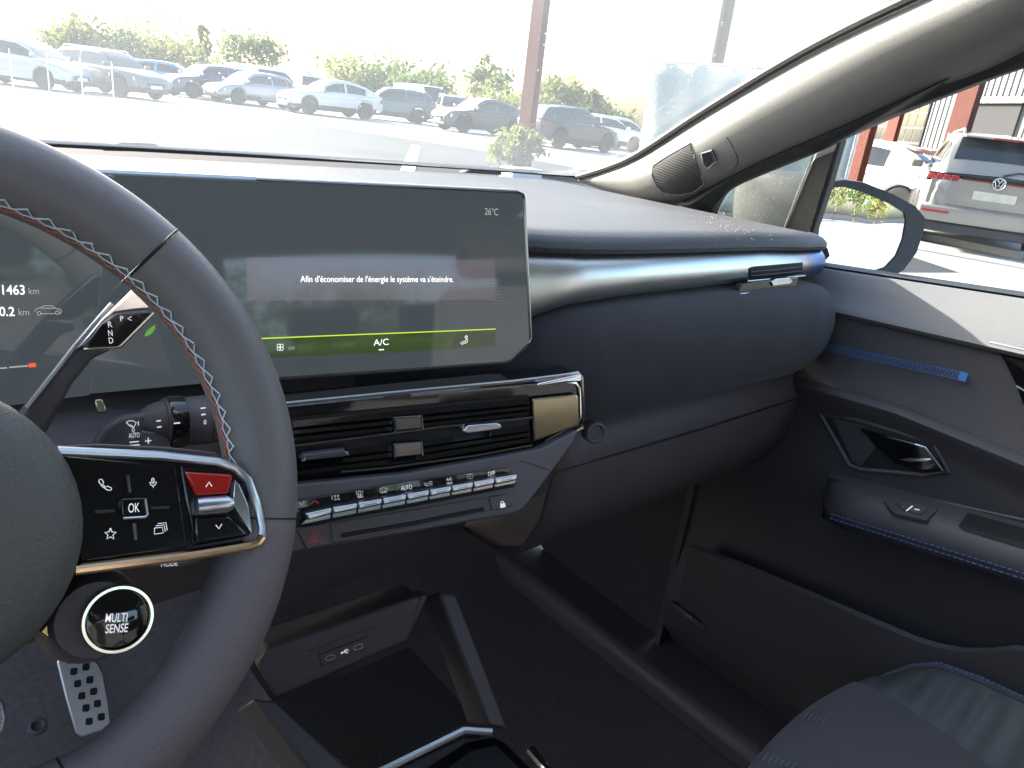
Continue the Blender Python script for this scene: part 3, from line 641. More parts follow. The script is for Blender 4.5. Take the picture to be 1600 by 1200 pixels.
# --- roof pillars
PB = [onx(905, 284, 1.09), onx(1000, 318, 1.08), onx(1060, 322, 1.075), onx(1100, 302, 1.07), onx(1210, 250, 1.055), onx(1319, 205, 1.04), onx(1450, 147, 1.02), onx(1600, 82, .995), V((.965, .16, Z(.215))), V((.95, .02, Z(.24)))]
PBs = smoothpath(PB, 5)
def resamp(path, k):
    L_ = [0]
    for a, b in zip(path, path[1:]): L_.append(L_[-1]+(b-a).length)
    out = []
    for i in range(k):
        s = L_[-1]*i/(k-1)
        for j in range(len(path)-1):
            if s <= L_[j+1] or j == len(path)-2: out.append(path[j].lerp(path[j+1], (s-L_[j])/max(1e-9, L_[j+1]-L_[j]))); break
    return out
A_, B_ = resamp(WE, 40), resamp(PBs, 40)
prow = []
for i in range(40):
    a, b = A_[i]+V((-.003, -.006, -.004)), B_[i]; ed = (b-a); t_ = i/39
    bul = V((-.75, -.55, -.05)).normalized()
    bl = min(.042, ed.length*.5)
    prow.append([a+ed*(k/12)+bul*bl*(1-abs(2*(k/12)**.85-1)**2.3) for k in range(13)])
pv, pf = grid(prow); PIL = Surf(pv, pf)
pil = mesh('pillar_trim', pv, pf, PILLAR, shell, smooth=60)
mesh('pillar_trim', [mx_(p) for p in pv], pf, PILLAR, shell, smooth=60)
# tweeter grille, demister vent and seam on the pillar
def onsurf(pts, S, up): return [S(x, y, up) for x, y in pts]
tw_out = [(1021, 259), (1045, 243), (1079, 224), (1086, 245), (1098, 278), (1100, 287), (1084, 299), (1060, 304), (1038, 302), (1026, 290), (1020, 275)]
gp_ = onsurf(tw_out, PIL, .0015); gn = newell(gp_); gn = gn if gn.dot(O-gp_[0]) > 0 else -gn
gc = sum(gp_, V((0, 0, 0)))/len(gp_)
GPL = Plane(gc+gn*.006, gn)
gr = patch('speaker_grille', tw_out, PIL, .0012, GRILLE, pil, 16, 14)
tube('grille_rim', [PIL(x, y, .0012) for x, y in tw_out], .0015, PILLAR, pil, closed=True, seg=6)
bars = []
for k in range(34):
    y0 = 200+k*4.1; seg_ = []
    for x in range(1014, 1106, 3):
        y = y0-(x-1014)*.02+ (x-1014)*.35
        ins = False; j = len(tw_out)-1
        for i in range(len(tw_out)):
            xi, yi = tw_out[i]; xj, yj = tw_out[j]
            if (yi > y) != (yj > y) and x < (xj-xi)*(y-yi)/(yj-yi)+xi: ins = not ins
            j = i
        if ins: seg_.append((x, y))
    if len(seg_) > 2: bars.append(tubeg([PIL(x, y, .0014) for x, y in seg_], .0008, 5))
mesh('grille_rib', *join(bars), GRILLE, gr, kind='stuff')
vn = [(1096, 240), (1112, 235), (1119, 252), (1106, 263), (1101, 258)]
vp_ = onsurf(vn, PIL, .001); vnn = newell(vp_); vnn = vnn if vnn.dot(O-vp_[0]) > 0 else -vnn; VPL = Plane(sum(vp_, V((0, 0, 0)))/5+vnn*.003, vnn)
dv_ = plate('demister_vent', [VPL(x, y) for x, y in vn], .006, SEAM, pil)
tube('vent_rim', [VPL(x, y, .0005) for x, y in vn], .0014, PILLAR, pil, closed=True, seg=6)
for k in range(4): mesh('slat', *tubeg([VPL(1100+k*3.4, 240-k*1.2, .001), VPL(1105+k*3.6, 259-k*2.2, .001)], .0007, 5), PLASTIC2, dv_)
strokes('trim_seam', PIL, [[(1136, 214), (1145, 228), (1152, 243), (1153, 256), (1148, 263)]], 1.4, SEAM, pil, lift=.0006)
strokes('trim_seam', PIL, [[(1022, 252), (1050, 233), (1082, 215)]], 1.2, SEAM, pil, lift=.0006)
# --- roof, header, rear of the cabin
ry0, ry1 = WE[-1].y, -1.5
rf_rows = []
for y in (ry0+.04, ry0, ry0-.1, -.4, -1.0, ry1):
    z = Z(.268)+.02*(1-((y+.4)/1.1)**2) if y < ry0 else Z(.27); hx = .545
    rf_rows.append([V((XC+hx*k/8, y, z+.025*(1-(k/8)**2))) for k in range(-8, 9)])
mesh('headliner', *grid(rf_rows), HEAD, shell, smooth=60)
mesh('roof_skin', *grid([[p+V((0, 0, .035)) for p in r] for r in rf_rows]), OWNPAINT, shell, smooth=60)
for sg in (1, -1):
    f_ = (lambda p: p) if sg == 1 else mx_
    def pr(name, pts, vec, mt=HEAD, **k): return mesh(name, *prism([f_(V(p)) for p in pts], V((vec[0]*sg, vec[1], vec[2]))), mt, shell, **k)
    pr('roof_rail_trim', [(.915, ry0, Z(.262)), (1.0, .02, Z(.2)), (1.0, -1.45, Z(.17)), (.915, -1.5, Z(.262))], (.03, 0, .03))
    pr('centre_pillar_trim', [(1.06, -.34, Z(-.16)), (1.06, -.5, Z(-.16)), (.99, -.5, Z(.2)), (.99, -.36, Z(.2))], (.05, 0, 0), PILLAR)
    pr('rear_quarter_trim', [(1.06, -1.15, Z(-.14)), (1.06, -1.95, Z(-.12)), (.99, -1.5, Z(.19)), (.99, -1.25, Z(.19))], (.05, 0, 0), PLASTIC)
    pr('rear_side_trim', [(1.05, -.4, Z(-.16)), (1.05, -1.95, Z(-.13)), (1.05, -1.95, Z(-.95)), (1.05, -.4, Z(-.95))], (.06, 0, 0), PLASTIC)
    mesh('rear_side_window', *grid([[f_(V((1.09, y, Z(-.15)))), f_(V((1.02, y+.0, Z(.19))))] for y in (-.45, -.8, -1.2)]), GLASSD, shell)
mesh('tailgate_trim', *prism([V((XC-.68, -1.95, Z(-.95))), V((XC+.68, -1.95, Z(-.95))), V((XC+.68, -1.95, Z(-.1))), V((XC-.68, -1.95, Z(-.1)))], V((0, -.05, 0))), PLASTIC, shell)
mesh('rear_glass', *grid([[V((XC+.6*k/4, -1.5-.4*t_, Z(.255-.35*t_))) for k in range(-4, 5)] for t_ in (0, .5, 1)]), GLASSD, shell)
FL = Z(-.93)
mesh('floor_carpet', *grid([[V((x, y, FL+(.07 if abs(x-XC) < .13 else 0)+max(0, (y-.95))*1.1)) for x in (-.33, -.2, 0, .2, .23, .37, .51, .54, .75, .95, 1.07)] for y in (-1.95, -1, -.3, .1, .5, .8, .95, 1.1, 1.3, 1.5)]), CARPET, shell, smooth=50)
mesh('bulkhead_carpet', *prism([V((-.34, 1.32, FL)), V((1.08, 1.32, FL)), V((1.08, 1.32, Z(-.26))), V((-.34, 1.32, Z(-.26)))], V((0, .03, 0))), CARPET, shell)
mesh('bonnet', *grid([[V((XC+.72*k/6*(1-.12*t_), 1.24+.95*t_, Z(-.235)-.16*t_-.06*t_*t_*(k/6)**2-.03*(k/6)**2)) for k in range(-6, 7)] for t_ in (0, .25, .5, .75, 1)]), OWNPAINT, shell, smooth=60, solid=.02)
mesh('cowl_panel', *grid([[V((XC+.72*k/6, y, z-.03*(abs(k)/6)**3)) for k in range(-6, 7)] for y, z in ((1.125, Z(-.125)), (1.18, Z(-.2)), (1.245, Z(-.245)))]), RUBBER, shell, smooth=60)
# sun visor-less header; a rear-view mirror foot hangs out of frame
def wiper(p, q, label):
    o = thing('windscreen_wiper', label, 'wiper', p, 'windscreen wipers')
    tube('arm', [p, p.lerp(q, .5)+V((0, .0, .012)), q], [.009, .008, .006], RUBBER, o, seg=6); tube('blade', [p.lerp(q, .15)+V((0, .015, -.002)), q+V((.05, .012, -.004))], .006, RUBBER, o, seg=6, ref=(0, 1, 0)); return o
wa = ony(160, 236, 1.15); wbp = ony(252, 230, 1.15); 
o = thing('windscreen_wiper', 'grey wiper lying under the windscreen ahead of the steering wheel', 'wiper', wa, 'windscreen wipers')
plate('arm', [ony(x, y, 1.155) for x, y in ((160, 236), (178, 226), (192, 222), (240, 224), (250, 228), (252, 238))], .02, PLASTIC2, o, bevel=.003)
tube('blade', [ony(150, 256, 1.16), ony(300, 263, 1.17)], .006, RUBBER, o, seg=6)
wa = ony(725, 268, 1.15)
o = thing('windscreen_wiper', 'dark wiper at the windscreen base before the red post', 'wiper', wa, 'windscreen wipers')
plate('arm', [ony(x, y, 1.155) for x, y in ((725, 270), (738, 264), (748, 261), (782, 262), (786, 274))], .02, PLASTIC, o, bevel=.003)
tube('blade', [ony(690, 284, 1.16), ony(850, 294, 1.16)], .006, RUBBER, o, seg=6)

# ================================================================== dashboard
dash = thing('dashboard', 'black dashboard with wide display, silver to blue strip, vents and key row under the windscreen', 'dashboard', (XC, .7, .6))
edge_y = lambda x: interp([(-.34, .56), (.1, .56), (.36, .52), (.453, .492), (.5, .472), (.58, .462), (.68, .457), (.8, .453), (.9, .455), (.98, .47), (1.04, .5), (1.07, .53)], x)
edge_z = lambda x: Z(interp([(.3, -.1), (.5, -.099), (.8, -.1), (.95, -.106), (1.07, -.117)], x))
def mono(a, b, n): return [lerp(a, b, i/(n-1)) for i in range(n)]
xs = mono(-.34, 1.075, 56); drow = []
for x in xs:
    ye, ze = edge_y(x), edge_z(x); yf = wb(max(-.3, min(1.04, x))).y-.004; r = []
    for t_ in mono(0, 1, 12): r.append(V((x, lerp(yf, ye+.03, t_), lerp(Z(-.113), ze, t_**1.5)-.012*max(0, (x-.98)/.1)**2 - (.004 if t_ == 0 else 0))))
    for a in (20, 45, 70, 95, 120): r.append(V((x, ye+.03-.03*sin(R(a)), ze-.0125*(1-cos(R(a))))))
    r.append(V((x, ye+.03, ze-.0195))); r.append(V((x, ye+.08, ze-.021)))
    drow.append(r)
dv2, df2 = grid(drow); PADS = Surf(dv2, df2)
pad = mesh('top_pad', dv2, df2, PAD, dash, smooth=50)
strokes('pad_seam', PADS, [[(822, 310), (860, 314), (905, 320), (950, 329)]], 1.2, SEAM, pad, lift=.0006)
# crumbs and dust fluff in the corner of the pad
cr_ = []
for i in range(130):
    x = random.gauss(1128, 26); y = 300+(x-1040)*.32+random.gauss(22, 7); p = PADS(x, y, .0008); r = random.uniform(.0003, .0011)
    cr_.append((lambda q: q)(lathe(p, PADS.n, [(-.0003, r*.5), (0, r), (r*.7, r*.4)], 5)))
mesh('crumbs', *join(cr_), mat('crumb_dust', (.4, .36, .29), .9), pad, kind='stuff')
# --- decorative strip
srow = []
for i in range(50):
    x = lerp(.36, 1.055, i/49); ye, ze = edge_y(x)+.014, edge_z(x)-.0185
    hgt = interp([(.36, .085), (.44, .075), (.5, .05), (.58, .043), (.8, .037), (.95, .034), (1.06, .034)], x)
    pr_ = []
    for k in range(13):
        ph = R(lerp(78, -38, k/12)); bb = hgt/(sin(R(78))+sin(R(38))); pr_.append(V((x, ye+.006-.03*(cos(ph)-cos(R(78))), ze+.002-bb*(sin(R(78))-sin(ph)))))
    srow.append(pr_)
sv, sf = grid(srow); STR = Surf(sv, sf)
strip = mesh('anodised_strip', sv, sf, DEC, dash, smooth=60)
strip['label'] = 'satin silver strip turning blue towards the door'
# passenger air vent at the end of the strip
vt = patch('side_vent', [(1170, 417), (1253, 410), (1253, 428), (1170, 436)], STR, .0012, SEAM, dash, 8, 8)
for k in range(2): tube('slat', [STR(lerp(1172, 1251, q/6), lerp(424+k*6, 416.5+k*6, q/6), .0016) for q in range(7)], .0006, PLASTIC, vt, seg=5)
tube('vent_lip', [STR(lerp(1167, 1257, q/8), lerp(438, 429.5, q/8), .0012) for q in range(9)], .0009, SATIN, dash, seg=6)
# --- soft roll below the strip
krow = []
for i in range(44):
    x = lerp(.30, 1.03, i/43); yt = edge_y(x)+.02; zt = edge_z(x)-.0185-interp([(.36, .085), (.44, .075), (.5, .052), (.58, .045), (.8, .04), (1.06, .036)], x)
    ht = interp([(.3, .13), (.5, .125), (.7, .125), (.9, .125), (.97, .11), (1.0, .085), (1.02, .06), (1.03, .03)], x); bul = interp([(.3, .02), (.5, .042), (.8, .046), (.95, .045), (1.0, .036), (1.03, .01)], x)
    mid = zt-.062
    krow.append([V((x, yt-.018*(0 if k == 0 else 1)-bul*sin(pi*k/14)**.8*(1), mid+ht/2*cos(pi*k/14)-.0)) for k in range(15)])
kv, kf = grid(krow, False); kf += [list(range((43)*15, 44*15))]
KN = Surf(kv, kf); roll = mesh('soft_roll', kv, kf, SUEDE, dash, smooth=60)
# recess under the strip's vent: dark ledge with chrome tab and line
tP = KN(1222, 446); TABP = Plane(tP+(O-tP).normalized()*.012, nrm(0, 10))
tab = mesh('vent_tab', *prism([TABP(x, y) for x, y in ((1206, 440), (1212, 436), (1234, 434), (1239, 440), (1234, 444), (1208, 447))], V((0, .006, 0))), CHROME, dash, bevel=.0006)
plate('vent_ledge', [TABP(x, y, -.002) for x, y in ((1163, 443), (1250, 433), (1246, 450), (1156, 459))], .008, GLOSS, dash)
tube('vent_line', [TABP(1157, 459), TABP(1200, 455), TABP(1238, 451)], .0008, SATIN, dash, seg=6)
# --- glovebox, lower dash, passenger footwell
def xprof(name, x0, x1, prof, mt, n=12, **k): return mesh(name, *grid([[V((lerp(x0, x1, i/(n-1)), y, Z(z))) for y, z in prof] for i in range(n)]), mt, dash, smooth=40, **k)
xprof('glovebox_lid', .5, 1.0, [(.5, -.285), (.47, -.3), (.455, -.33), (.465, -.40), (.49, -.45), (.53, -.47), (.62, -.475)], PLASTIC, solid=.004)
xprof('lower_dash', -.33, .24, [(.56, -.2), (.5, -.235), (.49, -.27), (.5, -.36), (.56, -.42), (.72, -.45)], PLASTIC, solid=.004)
xprof('footwell_cover', .4, 1.06, [(.6, -.47), (.78, -.46), (1.2, -.44)], PLASTIC)
tube('glovebox_seam', [V((.5, .456, Z(-.335))), V((.75, .452, Z(-.335))), V((.99, .456, Z(-.335)))], .0012, SEAM, dash, seg=5)
bt = KN(940, 632, .001); mesh('round_cap', *lathe(V((.52, .43, Z(-.285))), (-.3, -1, .1), [(-.01, .011), (.001, .011), (.002, .009), (.0, .007), (.0, .001)], 18), PLASTIC, dash)
tube('carpet_edge', smoothpath([ony(985, 800, .86), ony(990, 860, .86), ony(1010, 905, .8), onx(1060, 950, .96), onx(1130, 1000, .98), onx(1270, 1086, 1.0)], 6), .004, PLASTIC2, dash, seg=6)

# --- display
SP = Plane(dist(818, 302, .65), nrm(12, 12))
scr_px = [(135, 267.5), (400, 280), (808, 300), (817, 304), (819, 312), (829, 528), (827, 537), (800, 563), (790, 567), (430, 592), (325, 599), (100, 619.5)]
back = plate('display', [SP(x, y) for x, y in scr_px], .02, SCRN, dash, bevel=.0015); back['label'] = 'wide black touch display with a French shutdown message'
tube('display_rim', [SP(x, y, .0002) for x, y in scr_px[1:10]], .0013, DCHROME, back, seg=6)
tube('display_top_edge', [SP(x, y-1, -.004) for x, y in scr_px[:3]], .0022, SATIN, back, seg=6)
plate('display_housing', [SP(x, y, -.02) for x, y in ((150, 275), (810, 304), (822, 530), (795, 560), (140, 612))], .045, PLASTIC, dash, bevel=.006)
def ui(name, pts, mt, par=back, lift=.0003, pl=SP): return mesh(name, [pl(x, y, lift) for x, y in pts], [list(range(len(pts)))], mt, par, smooth=0)
ui('message_band', [(384, 402), (773, 406), (774, 468), (386, 470)], UIGREY)
lettering("Afin d'économiser de l'énergie le système va s'éteindre.", SP, (469, 440.5), (708, 440.5), 9, UIWHITE, back, .0006, bold=.012)
lettering('26°C', SP, (757, 335.5), (778, 336.5), 10, UIDIM, back, .0006)
ui('climate_bar', [(360, 533), (472, 527), (460, 557), (350, 562)], UIGREEN2); ui('climate_bar', [(472, 527), (714, 518), (703, 546), (460, 557)], UIGREEN); ui('climate_bar', [(714, 518), (774, 515.5), (774, 541), (703, 546)], UIGREEN2)
strokes('climate_line', SP, [[(355, 531), (500, 525), (640, 519.5), (774, 514)]], 1.7, UILIME, back, .0006)
lettering('A/C', SP, (583.5, 540), (607, 538.5), 9.5, UIWHITE, back, .0006)
strokes('underline', SP, [[(591.5, 546.5), (599.5, 546)]], 1.6, UIWHITE, back, .0006)
fan = [ring(437.5+3.2*cos(R(a)), 542.5+3.4*sin(R(a)), 2.7, k=10) for a in (45, 135, 225, 315)]
strokes('fan_symbol', SP, fan, .7, UIWHITE, back, .0006); lettering('OFF', SP, (450, 546.8), (460.5, 546.2), 4.6, UIDIM, back, .0006)
strokes('seat_symbol', SP, [ring(728, 526.3, 1.8, k=8), [(728, 529), (727, 533), (722, 534), (719, 537)], [(730, 529), (729.5, 535), (724, 536.5), (721, 538.5)]], .9, UIWHITE, back, .0006)
for k in range(9):
    strokes('sensor_line', SP, [[(707-k*2.2, 434+k*5), (720, 434+k*5)]], .8, UIFAINT, back, .0006)
    strokes('sensor_line', SP, [[(761, 434+k*5), (773+k*2.6, 435+k*5)]], .8, UIFAINT, back, .0006)
# instrument cluster to the left of it
cA, cB = SP(168, 269), SP(130, 617); CP = Plane(cB, nrm(-2, 12))
cl_pts = [cA+V((.004, -.003, -.001)), cB+V((.004, -.003, 0)), V((-.16, cB.y+.012, cB.z-.004)), V((-.165, cA.y+.012, cA.z-.006))]
clus = plate('instrument_cluster', cl_pts, .03, SCRN, dash, bevel=.002); clus['label'] = 'black driver display with range and trip readings'
CPn = newell(cl_pts); CPn = CPn if CPn.dot(O-cA) > 0 else -CPn; CP = Plane(sum(cl_pts, V((0, 0, 0)))/4+CPn*.003, CPn)
lettering('1463', CP, (4, 460), (39, 460), 12, UIWHITE, clus, bold=.01); lettering('km', CP, (45, 459.5), (61, 459.5), 8.5, UIDIM, clus)
lettering('100.2', CP, (-18, 493.5), (23, 493.5), 11.5, UIWHITE, clus, bold=.01); lettering('km', CP, (29, 492.5), (45.5, 492.5), 8.5, UIDIM, clus)
strokes('car_symbol', CP, [[(54, 487), (56, 483), (64, 480), (70, 477.5), (80, 477.5), (88, 482), (94, 483), (96, 486), (95, 489), (92, 490)], [(64, 490), (86, 490)], ring(61, 489.5, 3, k=10), ring(89.5, 488.5, 3, k=10), [(64, 481.5), (86, 481.5)]], .9, UIDIM, clus)
strokes('gauge_line', CP, [[(-30, 577.5), (11, 574.5)], [(14, 574), (44, 571.5)]], 1.8, UIDIM, clus); strokes('gauge_end', CP, [[(45, 571.3), (56, 569.8)]], 5, UIRED, clus)
ui('leaf_symbol', [(225, 525), (229, 517), (236, 511), (243, 507), (242, 514), (237, 521), (231, 525)], mat('lit_leaf_green', (.02, .05, .01), .4, emit=(.3, .9, .12), es=.07), clus, .0004, CP)
# hood over the cluster
# --- centre air vents
VP = Plane(dist(905, 585, .655), nrm(12, 5))
vo = [(400, 636), (440, 632), (640, 612), (800, 597), (880, 587), (902, 583), (907, 588), (911, 655), (909, 667), (850, 699), (740, 723), (640, 740), (440, 764), (395, 768)]
vent = plate('centre_vent', [VP(x, y) for x, y in vo], .03, GLOSS, dash, bevel=.002)
tube('vent_frame', [VP(x, y, .001) for x, y in vo[1:13]], .0022, DCHROME, vent, seg=8)
tube('vent_frame', [VP(x, y, .0015) for x, y in ((640, 617), (800, 603), (880, 596), (898, 598), (904, 606), (906, 652), (902, 660), (850, 688))], .0012, CHROME, vent, seg=6)
plate('frame_corner', [VP(x, y, .006) for x, y in ((835, 597), (902, 582), (905, 590), (900, 594), (880, 594), (835, 601))], .006, CHROME, vent, bevel=.0012)
inn = [(455, 652), (640, 634), (824, 617), (826, 690), (640, 722), (458, 742)]
plate('vent_cavity', [VP(x, y, .0012) for x, y in inn], .001, SEAM, vent, bevel=0)
for k in range(8):
    t_ = (k+.5)/8; a = (456, lerp(655, 740, t_)); m_ = (640, lerp(637, 718, t_)); b_ = (825, lerp(620, 687, t_))
    if k in (3, 4): continue
    g_ = ribbon([VP(*a, .0025), VP(*m_, .0025), VP(*b_, .0025)], .006, (VP.n+V((0, 0, .9))).normalized()); mesh('slat', *g_, GLOSS, vent, smooth=0, solid=.0008)
tube('middle_slat', [VP(455, 694, .004), VP(560, 681, .004), VP(690, 664, .004), VP(828, 650, .004)], .0016, DCHROME, vent, seg=6)
tube('vent_lip', [VP(530, 735, .003), VP(600, 729, .003), VP(740, 710, .003), VP(828, 694, .003)], .0014, DCHROME, vent, seg=6)
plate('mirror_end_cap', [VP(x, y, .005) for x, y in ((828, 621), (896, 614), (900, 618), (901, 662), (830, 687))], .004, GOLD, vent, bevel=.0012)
tb_ = plate('slider_tab', [VP(x, y, .012) for x, y in ((713, 667), (722, 658), (768, 654), (775, 659), (770, 664), (722, 670))], .009, SATIN, vent, bevel=.0012)
plate('slider_tab', [VP(x, y, .010) for x, y in ((463, 711), (470, 703), (533, 696), (539, 704), (530, 707), (471, 713))], .008, PLASTIC2, vent, bevel=.0012)
for pts in ([(464, 712), (472, 705), (470, 712)], [(531, 698), (537, 697), (538, 704)]): plate('tab_corner', [VP(x, y, .0115) for x, y in pts], .001, SATIN, vent, bevel=0)
for y0 in (0, 41):
    pts = [(609, 647+y0), (652, 644+y0), (654, 664+y0), (611, 668+y0)]
    bq = plate('vent_bridge', [VP(x, y, .009) for x, y in pts], .008, GLOSS if y0 == 0 else DCHROME, vent, bevel=.0012)
    tube('bridge_edge', [VP(x, y, .0092) for x, y in (pts[3], pts[0], pts[1], pts[2])], .0006, SATIN, bq, seg=5)
# --- climate keys
KP = Plane(dist(850, 700, .635), nrm(12, 20))
cons = plate('control_panel', [KP(x, y, -.004) for x, y in ((400, 765), (640, 741), (850, 702), (908, 672), (903, 690), (862, 745), (828, 790), (818, 800), (800, 806), (640, 835), (480, 862), (430, 872), (395, 876))], .06, PLASTIC2, dash, bevel=.002)
plate('icon_band', [KP(x, y, -.001) for x, y in ((440, 788), (640, 752), (796, 731), (799, 741), (640, 771), (450, 805))], .003, GLOSS, cons, bevel=.0005)
kx = [460, 513, 552.5, 590.5, 628, 663.5, 697.5, 731, 764, 799]
kt = lambda x: 799-(x-460)*.1795; kb = lambda x: 817.5-(x-460)*.189
for i in range(9):
    a, b = kx[i]+.7, kx[i+1]-.7
    pts = [(a+(10 if i == 0 else 0), kt(a)), (b, kt(b)), (b, kt(b)+9), (a+(16 if i == 0 else 0), kt(a)+10)]
    ko = plate('climate_key', [KP(x, y, .011) for x, y in pts], .014, SATIN, cons, bevel=.0012)
    plate('key_face', [KP(x, y, .0085) for x, y in ((a+(14 if i == 0 else 0), kt(a)+10), (b, kt(b)+9.2), (b, kb(b)), (a+(4 if i == 0 else 0), kb(a)))], .01, DCHROME, ko, bevel=.0006)
    if i not in (0, 1): strokes('key_mark', KP, [[(a+9, kt(a+9)+5.5), (b-8, kt(b-8)+5.5)]], 1.4, DCHROME, ko, lift=.0113)
tube('key_shelf', [KP(462, 820, .002), KP(640, 788, .002), KP(800, 757, .002)], .0018, SEAM, cons, seg=6)
def kl(s, p0, p1, h): lettering(s, KP, p0, p1, h, WHITEP, cons, .0004)
kl('OFF', (762.5, 744), (773.5, 741.8), 6.5); kl('AUTO', (626.5, 766.5), (643.5, 763.8), 7); kl('A/C', (697.5, 751.5), (706, 750), 4.2); kl('MAX', (698.5, 757), (707, 755.5), 3.4); kl('MAX', (559, 778.5), (567.5, 777), 3.4)
IC = {'chevron': [[(467, 785), (471, 789), (475, 783)], ], 'seat': [ring(667, 757, 2.3, k=8), [(663, 753.5), (663.5, 758), (668, 759)], [(670, 753), (675, 752)], [(670, 755.5), (675.5, 754.5)], [(671, 758), (675.5, 757.2)]],
      'windscreen': [[(556, 769), (561, 767), (567, 768), (565, 773), (558, 773.5), (556, 769)], [(560, 775), (560, 769.5)], [(563, 774.5), (563, 769)]],
      'rear': [[(593.5, 764), (598, 762), (605, 763), (604, 769), (594.5, 769.5), (593.5, 764)], [(597, 771), (597, 765.5)], [(600, 770.5), (600, 765)], [(602.5, 770), (602.5, 765)]],
      'air': [[(728.5, 742), (731, 741), (738.5, 740.5)], [(730, 744.5), (731, 748), (737.5, 747.2), (738.5, 743.5)], [(733, 744.5), (735, 744.2)]], 'fan': [[(518, 774), (519, 781)], ring(523, 775.3, 1.5, k=6), ring(528, 774.6, 1.5, k=6), ring(524, 780.2, 1.5, k=6), ring(529, 779.5, 1.5, k=6)]}
for k, v_ in IC.items(): strokes('key_symbol', KP, v_, .42, WHITEP, cons, .0004)
strokes('key_symbol', KP, [[(486, 787), (491, 782), (497, 786)]], 1, REDP, cons, .0004)
hz_ = plate('hazard_button', [KP(x, y, -.0028) for x, y in ((463, 826), (513, 817.5), (519, 853), (480, 860))], .01, PLASTIC2, cons, bevel=.0012)
strokes('hazard_symbol', KP, [[(484, 849), (492.5, 829), (506.5, 845.5), (484, 849)], [(490.5, 844.5), (493.5, 837.5), (498.5, 843.3), (490.5, 844.5)]], .9, REDP, hz_, lift=-.0022)
lk = plate('lock_button', [KP(x, y, -.0028) for x, y in ((766, 777), (801, 770.5), (803, 793), (771, 800))], .01, PLASTIC2, cons, bevel=.0012)
ui('lock_symbol', [(783.5, 788), (791, 786.5), (792, 793), (784, 794.5)], WHITEP, lk, -.0022, KP); strokes('lock_symbol', KP, [[(784.7, 788), (784.5, 785.5), (786.5, 783.8), (788.7, 784.8), (789.2, 787)]], 1.1, WHITEP, lk, -.0022)
plate('blank_panel', [KP(x, y, -.0034) for x, y in ((516, 818), (764, 777.5), (769, 799), (522, 851))], .01, PLASTIC2, cons, bevel=.001)
tube('panel_groove', [KP(535, 838, -.0034), KP(640, 820, -.0034), KP(758, 796, -.0034)], .0016, SEAM, cons, seg=6)
strokes('panel_seam', KP, [[(815, 720), (840, 728), (862, 735)]], 1, SEAM, cons, lift=-.0034)
# --- open tray and USB panel
UP_ = Plane(dist(560, 1010, .83), nrm(12, 18))
xprof('tray_back', .19, .5, [(.5, -.33), (.56, -.36), (.585, -.46), (.6, -.5)], PLASTIC, n=4)
ub = plate('usb_panel', [UP_(x, y) for x, y in ((418, 1012), (520, 978), (655, 931), (662, 938), (638, 1001), (432, 1091), (400, 1040))], .05, PLASTIC2, dash, bevel=.003)
plate('usb_recess', [UP_(x, y, .0012) for x, y in ((478, 1018), (590, 976), (577, 992), (500, 1022))], .004, PLASTIC, ub, bevel=.0008)
us = plate('socket_plate', [UP_(x, y, .002) for x, y in ((498, 1022), (574, 994), (577, 1012), (502, 1041))], .006, PLASTIC, ub, bevel=.0012)
for cx, cy in ((515, 1026), (558.5, 1009.5)):
    sl_ = [(cx+x*cos(R(-20))-y*sin(R(-20)), cy+x*sin(R(-20))+y*cos(R(-20))) for x, y in [(a, b) for a, b in ring(4, 0, 3.4, -90, 90, 6)+ring(-4, 0, 3.4, 90, 270, 6)]]
    strokes('socket', UP_, [sl_+[sl_[0]]], 1, SATIN, us, lift=.0026)
strokes('usb_symbol', UP_, [[(532, 1019), (544, 1014)], [(535, 1018), (539, 1013.5), (541, 1013)], [(537, 1017), (541, 1019), (543, 1018)], ring(533, 1018.7, 1.2, k=6)], 1, WHITEP, us, lift=.0026)
plate('usb_cheek', [UP_(x, y, .001) for x, y in ((657, 931), (668, 930), (650, 968), (637, 998))], .02, PLASTIC2, ub, bevel=.001)

# ================================================================== steering wheel
SWC, TL = V((-.005, .363, Z(-.184))), R(25)
SU, SV, SN = V((1, 0, 0)), V((0, sin(TL), cos(TL))), V((0, -cos(TL), sin(TL)))
def W3(u, v, off=0): return SWC+SU*u+SV*v+SN*off
def WPL(off): return Plane(SWC+SN*off, SN)
wheel = thing('steering_wheel', 'leather steering wheel with red and white stitching, chrome framed buttons and a round mode button', 'steering wheel', SWC-V((0, 0, .18)))
RC, RA, RB = .157, .0195, .0178
def rimpt(th, ph, gr=0):
    c, s = cos(th), sin(th); r = RC
    if s < -.88: r = RC*.93/max(.93, -s+.0)*1.0 if -s > .93 else RC
    if s < -.9: r = min(r, .147/-s)
    e = SU*c+SV*s; g = 1+gr
    return SWC+e*(r+RA*g*cos(ph))+SN*(RB*g*sin(ph))
def arc(name, a0, a1, mt, gr=0, par=wheel):
    n = max(3, int(abs(a1-a0)/2.5)); return mesh(name, *grid([[rimpt(R(lerp(a0, a1, i/n)), 2*pi*j/20, gr*(1 if 0 < i < n else .0)) for j in range(20)] for i in range(n+1)], True, True), mt, par, smooth=70)
arc('leather_rim', 41, 139, LEATHER); 
for s in (1, -1):
    f_ = (lambda a: a) if s == 1 else (lambda a: 180-a)
    arc('leather_rim', f_(-16), f_(40.4), LEATHER); arc('perforated_grip', f_(-72), f_(-16.3), PERF, .02); arc('leather_rim', f_(-90), f_(-72.4), LEATHER)
    for a in (40.7, -16.2, -72.2): tube('rim_seam', [rimpt(R(f_(a)), 2*pi*j/24, .004) for j in range(24)], .0004, SEAM, wheel, closed=True, seg=5)
